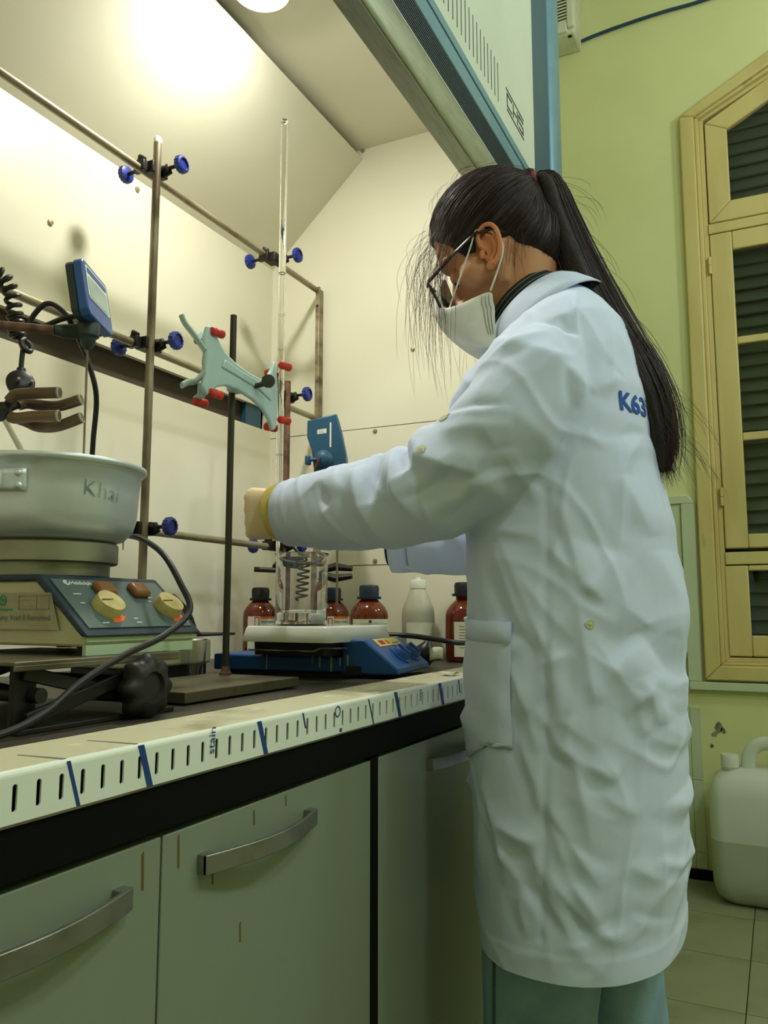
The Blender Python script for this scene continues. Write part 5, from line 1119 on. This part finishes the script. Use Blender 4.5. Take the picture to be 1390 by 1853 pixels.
# striped knit roll neck
tn = build('roll_neck', MB().grid([nring(0, 0.069, 0.069, -0.01), nring(0, 0.067, 0.068, 0.020), nring(0, 0.064, 0.065, 0.038), nring(0, 0.060, 0.062, 0.045), nring(0, 0.055, 0.058, 0.043), nring(0, 0.054, 0.057, 0.02)]), m_scarf, per, smooth=180, solid=0.002)
for dz, a, b in ((0.021, 0.0685, 0.0695), (0.029, 0.0672, 0.0683), (0.037, 0.0658, 0.0668)):
    build('knit_stripe', MB().grid([nring(0, a, b, dz), nring(0, a - 0.0006, b - 0.0006, dz + 0.0022)]), m_stripe, tn, smooth=180, solid=0.001)
# right cuff of the striped jumper
cd = (V(SR[-1]) - V(SR[-2])).normalized()
rc = build('jumper_cuff', MB().tube([V(SR[-1]) - cd * 0.02, V(SR[-1]) + cd * 0.012], [0.034, 0.030], 24), m_scarf, per)
for k in range(4): build('knit_stripe', MB().tube([V(SR[-1]) + cd * (0.001 + 0.003 * k), V(SR[-1]) + cd * (0.0019 + 0.003 * k)], 0.0343 - 0.0008 * k, 24), m_stripe, rc)

# ---- gloved hands
def hand(Wp, K, f, n, t_, curl, spread, sc=1.0):
    f, n, t_ = V(f).normalized(), V(n).normalized(), V(t_).normalized(); Wp, K = V(Wp), V(K); mb = MB()
    def pr(c, wt, wn): return [c + t_ * (wt * math.copysign(abs(math.cos(a)) ** 0.75, math.cos(a))) + n * (wn * math.copysign(abs(math.sin(a)) ** 0.75, math.sin(a))) for a in [2 * PI * k / 20 for k in range(20)]]
    L_ = K - Wp
    mb.loft([pr(Wp, 0.029, 0.023), pr(Wp + L_ * 0.3, 0.032, 0.020), pr(Wp + L_ * 0.65, 0.039, 0.017), pr(Wp + L_ * 0.92, 0.041, 0.015), pr(K + f * 0.004, 0.038, 0.011)])
    for i, (off, ls) in enumerate(((0.029, (0.043, 0.026, 0.021)), (0.010, (0.047, 0.030, 0.022)), (-0.010, (0.044, 0.028, 0.021)), (-0.028, (0.035, 0.021, 0.019)))):
        p = K + t_ * off - f * 0.006; pts = [p]
        for a, l_ in zip(curl, ls):
            d = f * math.cos(R(a)) + n * math.sin(R(a)) + t_ * (spread * off * 4); p = p + d.normalized() * (l_ * sc); pts.append(p)
        mb.tube(catmull(pts, 5), [lerp_tab(k / 15, [(0, 0.0105), (0.4, 0.0098), (0.8, 0.0088), (1, 0.0068)]) for k in range(16)], 14)
        mb.ell(pts[1], (0.0100, 0.0100, 0.0100), None, 12, 8)
    b = Wp + L_ * 0.25 + t_ * 0.024 + n * 0.008
    tp = [b, b + f * 0.020 + t_ * 0.014 + n * 0.016, b + f * 0.042 + t_ * 0.017 + n * 0.030, b + f * 0.060 + t_ * 0.010 + n * 0.042]
    mb.tube(catmull(tp, 5), [lerp_tab(k / 15, [(0, 0.017), (0.35, 0.0135), (0.7, 0.0105), (1, 0.0078)]) for k in range(16)], 14)
    return mb
Wl = V((1.045, 0.655, 1.150)); Kl = V((1.030, 0.733, 1.150))
gl = mesh_part('left_glove', vox(hand(Wl, Kl, (0, 1, 0), (1, 0, 0), (0, 0.06, 1), (50, 128, 172), 0.1), 0.0022, 5), m_glove, per)
gl['label'] = 'cream latex glove closed around the burette'
build('glove_cuff', MB().lathe([(0.036, -0.010), (0.0425, -0.006), (0.0440, 0.000), (0.0425, 0.005), (0.038, 0.008)], (1.0415, 0.689, 1.149), (-0.05, 1, -0.10), 32, cap=False), m_glovec, gl, smooth=180)
Wr = V((1.296, 0.598, 1.124)); fr_ = V((-0.30, 0.05, 0.95)).normalized()
gr = mesh_part('right_glove', vox(hand(Wr, Wr + fr_ * 0.075, fr_, (-0.6, 0.8, -0.3), V((-0.6, 0.8, -0.3)).cross(fr_), (25, 50, 70), 0.1), 0.0026, 5), m_glove, per)

# ---- jeans and shoes
jn = MB()
for (hx, hy, kx, ky, ax, ay, ph) in ((1.09, 0.275, 1.08, 0.306, 1.08, 0.30, 0), (1.25, 0.258, 1.262, 0.250, 1.262, 0.24, 2)):
    pts = catmull([(hx + (0.03 if hx < CX else -0.03), 0.265, 0.90), (hx, hy, 0.74), (kx, ky, 0.50), (kx, ky - 0.012, 0.32), (ax, ay, 0.075)], 8)
    jn.tube(pts, [lerp_tab(k / 32, [(0, 0.095), (0.25, 0.085), (0.4, 0.080), (0.5, 0.074), (0.75, 0.070), (1, 0.072)]) for k in range(33)], 30)
jme = vox(jn, 0.006, 5)
for v in jme.vertices:
    p = v.co; v.co = p + v.normal * (0.006 * nz_((p.x * 9, p.y * 9 + p.z * 4, p.z * 7)) + 0.003 * nz_((p.x * 22, p.y * 20, p.z * 14)))
jme.update()
jeans = mesh_part('jeans', jme, m_jean, per)
jb = BVHTree.FromPolygons([tuple(v.co + WL[jeans]) for v in jme.vertices], [tuple(p.vertices) for p in jme.polygons])
def onj(z, an, cx, cy):
    dr = V((math.cos(an), math.sin(an), 0)); h = jb.ray_cast(V((cx, cy, z)) + dr * 0.3, -dr); return (h[0] + h[1] * 0.001) if h[0] else V((cx, cy, z)) + dr * 0.09
build('side_seam', MB().tube([onj(0.10 + 0.028 * k, R(146), 1.08, 0.303) for k in range(20)], 0.0022, 8), m_seam, jeans)
for s, (ax, ay) in enumerate(((1.08, 0.30), (1.262, 0.24))):
    ou = [(0.034, -0.07), (0.040, -0.02), (0.044, 0.05), (0.047, 0.11), (0.040, 0.155), (0.018, 0.18), (-0.018, 0.18), (-0.040, 0.155), (-0.047, 0.11), (-0.044, 0.05), (-0.040, -0.02), (-0.034, -0.07), (-0.015, -0.085), (0.015, -0.085)]
    sh = MB().loft([[(ax + a * k, ay + 0.02 + (b - 0.04) * k + 0.02, z) for a, b in ou] for z, k in ((0.0, 1.02), (0.02, 1.04), (0.025, 1.0), (0.05, 0.95), (0.075, 0.72), (0.09, 0.55))])
    build('shoe', sh, m_shoe, per, smooth=60)

# ---- face mask
prof_c = [(0.4585, 1.5345), (0.4690, 1.519), (0.4725, 1.497), (0.4700, 1.475), (0.4640, 1.452), (0.4530, 1.432), (0.4370, 1.416), (0.4180, 1.403), (0.398, 1.3945), (0.368, 1.3990)]     # centre line
prof_s = [(0.3590, 1.4690), (0.3570, 1.463), (0.3555, 1.457), (0.3540, 1.449), (0.3530, 1.441), (0.3520, 1.431), (0.3515, 1.418), (0.3520, 1.400), (0.3540, 1.380), (0.3440, 1.374)]     # side edge
G = []
for j in range(10):
    row = []
    for i in range(-12, 13):
        q = i / 12; aq = abs(q)
        cyv, czv = prof_c[j]; syv, szv = prof_s[j]
        # wrap round the face: x grows fast, depth falls late
        x = (0.0715 + 0.0006 * j) * math.sin(aq * PI / 2) ** (0.9 - 0.02 * j); w_ = 1 - math.cos(aq * PI / 2) ** 1.0
        w2 = aq ** (2.3 + 0.07 * j)
        top_z = lerp_tab(aq, [(0, 1.5345), (0.15, 1.520), (0.3, 1.492), (0.42, 1.468), (0.55, 1.458), (0.72, 1.456), (0.86, 1.463), (1, 1.469)]); tz0 = 1.5345 + (1.469 - 1.5345) * aq ** 1.35
        dip = (top_z - tz0) * max(0, 1 - j / 4.5) ** 1.3
        dip_ = (-0.020 * math.sin(min(1, aq / 0.75) * PI) ** 1.2 if j == 0 else (-0.012 * math.sin(min(1, aq / 0.75) * PI) if j == 1 else 0))
        y = cyv + (syv - cyv) * w2; z = czv + (szv - czv) * (aq ** 1.35) + dip
        pl_ = 0.0011 * math.sin(j * 2.2 + aq * 2)
        row.append(V((CX + math.copysign(x, q) if q else CX, y + pl_, z)))
    G.append(row)
mk = build('face_mask', MB().grid(G), m_mask, per, smooth=180, solid=0.0016)
sbm = mk.modifiers.new('sub', 'SUBSURF'); sbm.levels = 1; sbm.render_levels = 2
for s in (-1, 1):
    for k in range(3):
        build('stitching', MB().tube([G[j][12 + s * 11].lerp(G[j][12 + s * 12], 0.2 + 0.25 * k) + V((s * 0.0014, 0, 0)) for j in range(1, 8)], 0.0004, 5), m_greyink, mk)
    e0 = HL(s * 0.080, -0.004, -0.062)
    build('ear_loop', MB().tube(catmull([G[0][12 + s * 7] + V((s * 0.001, 0, 0)), HL(s * 0.0755, 0.034, -0.048), HL(s * 0.074, 0.016, -0.030), HL(s * 0.075, 0.004, -0.034), HL(s * 0.074, -0.008, -0.055), HL(s * 0.076, -0.004, -0.085), G[0][12 + s * 12]], 6), [(0.0014, 0.0010)] * 37, 8), m_mask, mk)
# ---- glasses
gs = build('glasses', MB().tube([HL(-0.008, 0.122, -0.050), HL(0, 0.124, -0.046), HL(0.008, 0.122, -0.050)], 0.0025, 10), m_frame, per)
for s in (-1, 1):
    ol = []; 
    for k in range(28):
        a = 2 * PI * k / 28; c, si = math.cos(a), math.sin(a); e = 0.6
        ol.append(HL(s * (0.0335 + 0.0265 * math.copysign(abs(c) ** e, c)), 0.121 - 0.004 * abs(c) - 0.002 * si, -0.060 + 0.0235 * math.copysign(abs(si) ** e, si)))
    rim = MB(); n = len(ol); rings = []
    for k in range(n):
        t_ = (ol[(k + 1) % n] - ol[k - 1]).normalized(); b_ = hf; a_ = t_.cross(b_).normalized()
        rings.append([ol[k] + a_ * (0.0024 * math.cos(q)) + b_ * (0.0022 * math.sin(q)) for q in [2 * PI * m_ / 8 for m_ in range(8)]])
    rings.append(rings[0]); rim.loft(rings, cap=False)
    build('rim', rim, m_frame, gs, smooth=60)
    build('lens', MB().add(ol, [tuple(range(n))]), m_lens, gs, smooth=None, solid=0.0012)
    build('temple', MB().tube([HL(s * 0.061, 0.119, -0.044), HL(s * 0.0695, 0.112, -0.044), HL(s * 0.076, 0.060, -0.038), HL(s * 0.077, 0.016, -0.033), HL(s * 0.075, -0.010, -0.045), HL(s * 0.073, -0.02, -0.062)], [(0.0042, 0.0018), (0.0042, 0.0018), (0.0036, 0.0016), (0.0034, 0.0016), (0.003, 0.0016), (0.002, 0.0014)], 10), m_frame, gs, smooth=60)
    build('nose_pad', MB().ell(HL(s * 0.010, 0.114, -0.066), (0.002, 0.004, 0.006), HA, 10, 6), m_frame, gs)

# ---- hair: cap, ponytail, strands
hm = MB(); hm.ell(HL(0, -0.002, 0.002), (0.0795, 0.0985, 0.0935), HA, 40, 24); hm.ell(HL(0, -0.045, -0.055), (0.064, 0.052, 0.075), HA, 30, 18)
hm.tube([HL(0, -0.082, 0.030), (CX, 0.320, 1.654), (CX, 0.308, 1.661)], [0.034, 0.013, 0.0105], 20)
hme = vox(hm, 0.004, 6)
HLN = [(-0.09, -0.150), (-0.05, -0.145), (-0.04, -0.125), (-0.028, -0.10), (-0.018, -0.075), (-0.008, -0.050), (0.006, -0.034), (0.022, -0.034), (0.034, -0.056), (0.044, -0.050), (0.052, -0.028), (0.062, -0.004), (0.074, 0.022), (0.088, 0.044), (0.105, 0.055)]
bm = bmesh.new(); bm.from_mesh(hme); kill = []
for f_ in bm.faces:
    d = f_.calc_center_median() - HC; ff, uu_, aa = d.dot(hf), d.dot(hu), abs(d.dot(hr))
    lim = lerp_tab(ff, HLN)
    if aa < 0.05 and ff > 0.03: lim = lerp_tab(ff, [(0.03, -0.02), (0.07, 0.02), (0.085, 0.042), (0.11, 0.05)])
    if uu_ < lim + 0.007 * nz_(d * 160): kill.append(f_)
bmesh.ops.delete(bm, geom=kill, context='FACES')
lv = [v for v in bm.verts if not v.link_faces]; bmesh.ops.delete(bm, geom=lv, context='VERTS'); bm.to_mesh(hme); bm.free()
cap = mesh_part('hair', hme, m_hair, per)
sdm = cap.modifiers.new('thick', 'SOLIDIFY'); sdm.thickness = 0.006; sdm.offset = -1
TIE = V((CX, 0.3110, 1.6605)); td = V((0, -0.8, 0.25)).normalized()
build('hair_tie', MB().lathe([(0.012, -0.010), (0.0170, -0.008), (0.0180, -0.003), (0.0170, 0.0), (0.0180, 0.003), (0.0170, 0.008), (0.012, 0.010)], TIE, td, 24, cap=False), m_tie, per, smooth=60)
PT = [((CX, 0.307, 1.662), .0120), ((CX, 0.288, 1.652), .020), ((CX, 0.2704, 1.590), .0255), ((CX, 0.2433, 1.505), .0300), ((CX, 0.214, 1.435), .0300), ((CX, 0.1871, 1.378), .0285), ((CX - .01, 0.1655, 1.3336), .027), ((CX - .015, 0.1468, 1.2827), .025), ((CX - .02, 0.1378, 1.2345), .020), ((CX - .022, 0.134, 1.19), .010)]
pcl = catmull([p for p, r in PT], 10); prr = catmull([(r, 0, 0) for p, r in PT], 10); prr = [q.x for q in prr]
build('ponytail', MB().tube(pcl, [(r * 0.86, r * 1.05) for r in prr], 24), m_hair, per, smooth=180)
def strands(name, lines, rad, parent, label=None):
    cu = bpy.data.curves.new(name, 'CURVE'); cu.dimensions = '3D'; cu.bevel_depth = rad; cu.bevel_resolution = 0; cu.use_fill_caps = False; cu.resolution_u = 1
    loc = WL[parent]
    for ln in lines:
        sp = cu.splines.new('POLY'); sp.points.add(len(ln) - 1)
        n_ = len(ln)
        for i, p in enumerate(ln):
            q = p - loc; sp.points[i].co = (q.x, q.y, q.z, 1); sp.points[i].radius = 1.0 if i < n_ - 2 else (0.6 if i == n_ - 2 else 0.15)
    ob = bpy.data.objects.new(name, cu); COL.objects.link(ob); cu.materials.append(m_strand); ob.parent = parent; ob.location = (0, 0, 0); WL[ob] = loc
    ob['kind'] = 'stuff'
    return ob
rnd = random.Random(11)
hb_ = BVHTree.FromPolygons([tuple(v.co + WL[cap]) for v in hme.vertices], [tuple(p.vertices) for p in hme.polygons])
def scalp(d):
    h = hb_.ray_cast(HL(0, -0.012, -0.005) + d * 0.3, -d); return (h[0] + h[1] * 0.0012) if h[0] else None
lines = []
fcs = [(sum(((hme.vertices[i].co for i in p.vertices)), V()) / len(p.vertices)) + WL[cap] for p in hme.polygons]
O_ = HL(0, -0.012, -0.005); dT = (TIE - O_).normalized()
for k in range(1500):
    c = rnd.choice(fcs); d0 = (c - O_).normalized(); ang = d0.angle(dT)
    if ang < 0.25: continue
    ln = []; n_ = 12; wv = rnd.uniform(-0.05, 0.05); ok = True; lf2 = rnd.uniform(0.0004, 0.0022)
    for i in range(n_ + 1):
        t_ = i / n_ * 0.97; d = (d0 * math.sin((1 - t_) * ang) + dT * math.sin(t_ * ang)) / math.sin(ang)
        d = (d + d0.cross(dT) * wv * math.sin(PI * t_)).normalized()
        s_ = scalp(d)
        if s_ is None: ok = i > 3; break
        ln.append(s_ + (s_ - O_).normalized() * lf2 * math.sin(PI * min(1, t_ + 0.1)))
    if ok and len(ln) > 3: lines.append(ln)
for k in range(1300):
    a = rnd.uniform(0, 2 * PI); rr = math.sqrt(rnd.random()) * 1.0 if k % 3 else 1.0; end = rnd.uniform(0.70, 1.0); ln = []; j1, j2 = rnd.uniform(-1, 1), rnd.uniform(-1, 1); fly = rnd.random() ** 6
    N_ = 18
    for i in range(N_ + 1):
        t_ = end * i / N_; q = t_ * (len(pcl) - 1); i0 = int(q); fr2 = q - i0; i1 = min(i0 + 1, len(pcl) - 1)
        c = pcl[i0].lerp(pcl[i1], fr2); r_ = prr[i0] + (prr[i1] - prr[i0]) * fr2
        r_ = r_ * (1.0 + 0.06 * nz_((a * 2, t_ * 3, k))) + fly * 0.02 * t_
        if t_ > 0.85: r_ = max(r_, 0.017 - 0.05 * (t_ - 0.85))
        tg = (pcl[i1] - pcl[max(i0 - 1, 0)]).normalized(); ax_ = V((1, 0, 0)); bx_ = tg.cross(ax_).normalized()
        ln.append(c + ax_ * (0.88 * r_ * rr * math.cos(a + 0.15 * j1 * t_)) + bx_ * (1.07 * r_ * rr * math.sin(a + 0.15 * j1 * t_)))
    # ragged tail
    last = ln[-1]; ln.append(last + V((rnd.uniform(-0.006, 0.006), rnd.uniform(-0.012, 0.006), -rnd.uniform(0.004, 0.03))))
    lines.append(ln)
strands('hair_strands', lines, 0.00042, per)
lines = []
def fall(p0, dv, L_, ahead, side, n_=16, curl=0.004):
    ln = []; ph1, ph2 = rnd.uniform(0, 6.3), rnd.uniform(0, 6.3); p0 = V(p0)
    for i in range(n_ + 1):
        t_ = i / n_
        ln.append(p0 + V((side * t_, ahead * (t_ ** 0.55) , -L_ * (t_ ** 1.15))) + V(dv) * math.sin(PI * t_) + V((curl * math.sin(5 * t_ + ph1), curl * math.sin(4 * t_ + ph2), 0)) * t_)
    return ln
for k in range(84):      # wisps falling over forehead and in front of the face
    a_ = rnd.uniform(-0.062, 0.05); f_ = 0.088 - 7 * a_ * a_ + rnd.uniform(-0.012, 0.006); u_ = 0.034 + rnd.uniform(-0.022, 0.018)
    p = HL(a_, f_, u_)
    lines.append(fall(p, (0, rnd.uniform(0.004, 0.02), 0.004), rnd.uniform(0.08, 0.25) if k % 3 else rnd.uniform(0.05, 0.12), rnd.uniform(0.004, 0.050), rnd.uniform(-0.02, 0.02), curl=0.006))
for k in range(80):      # temple strands over the mask, near side and far side
    s = -1 if k % 4 else 1; p = HL(s * 0.072, rnd.uniform(0.040, 0.066), rnd.uniform(-0.03, 0.02))
    lines.append(fall(p, (s * 0.006, 0.004, 0), rnd.uniform(0.07, 0.23), rnd.uniform(-0.005, 0.03), s * rnd.uniform(0.0, 0.012), curl=0.005))
for k in range(16):      # fine hair behind the ear
    p = HL(-0.066, rnd.uniform(-0.05, -0.02), rnd.uniform(-0.085, -0.06))
    lines.append(fall(p, (-0.004, 0, 0), rnd.uniform(0.03, 0.08), rnd.uniform(-0.012, 0.02), -0.002, curl=0.004))
for k in range(46):      # flyaways over the crown
    d = (hf * rnd.uniform(-0.6, 1) + hu * rnd.uniform(0.3, 1) + hr * rnd.uniform(-0.8, 0.6)).normalized(); s_ = scalp(d)
    if s_ is None: continue
    e_ = (dT - d * d.dot(dT)).normalized(); ln = [s_ + e_ * (0.05 * i / 8) + d * (rnd.uniform(0.004, 0.016) * math.sin(PI * i / 8) - 0.018 * (i / 8) ** 2 * 0.5) for i in range(9)]
    ln = [p.lerp((ln[max(i - 1, 0)] + ln[min(i + 1, 8)]) / 2, 0.6) for i, p in enumerate(ln)]
    lines.append(ln)
for k in range(130):      # loose hairs along the ponytail
    i0 = rnd.randrange(6, len(pcl) - 8); a = rnd.uniform(0, 2 * PI); r_ = prr[i0]; p = pcl[i0] + V((r_ * math.cos(a), r_ * math.sin(a) * 0.8 - 0.004, 0)); L_ = rnd.uniform(0.03, 0.10); bk_ = rnd.uniform(0.0, 0.03) if k % 3 else rnd.uniform(0.01, 0.05)
    lines.append([p + V((0.01 * math.cos(a) * i / 8, -bk_ * math.sin(PI * 0.6 * i / 8) - 0.4 * L_ * i / 8, -L_ * (i / 8) ** 1.3)) for i in range(9)])
strands('loose_hairs', lines, 0.00020, per)
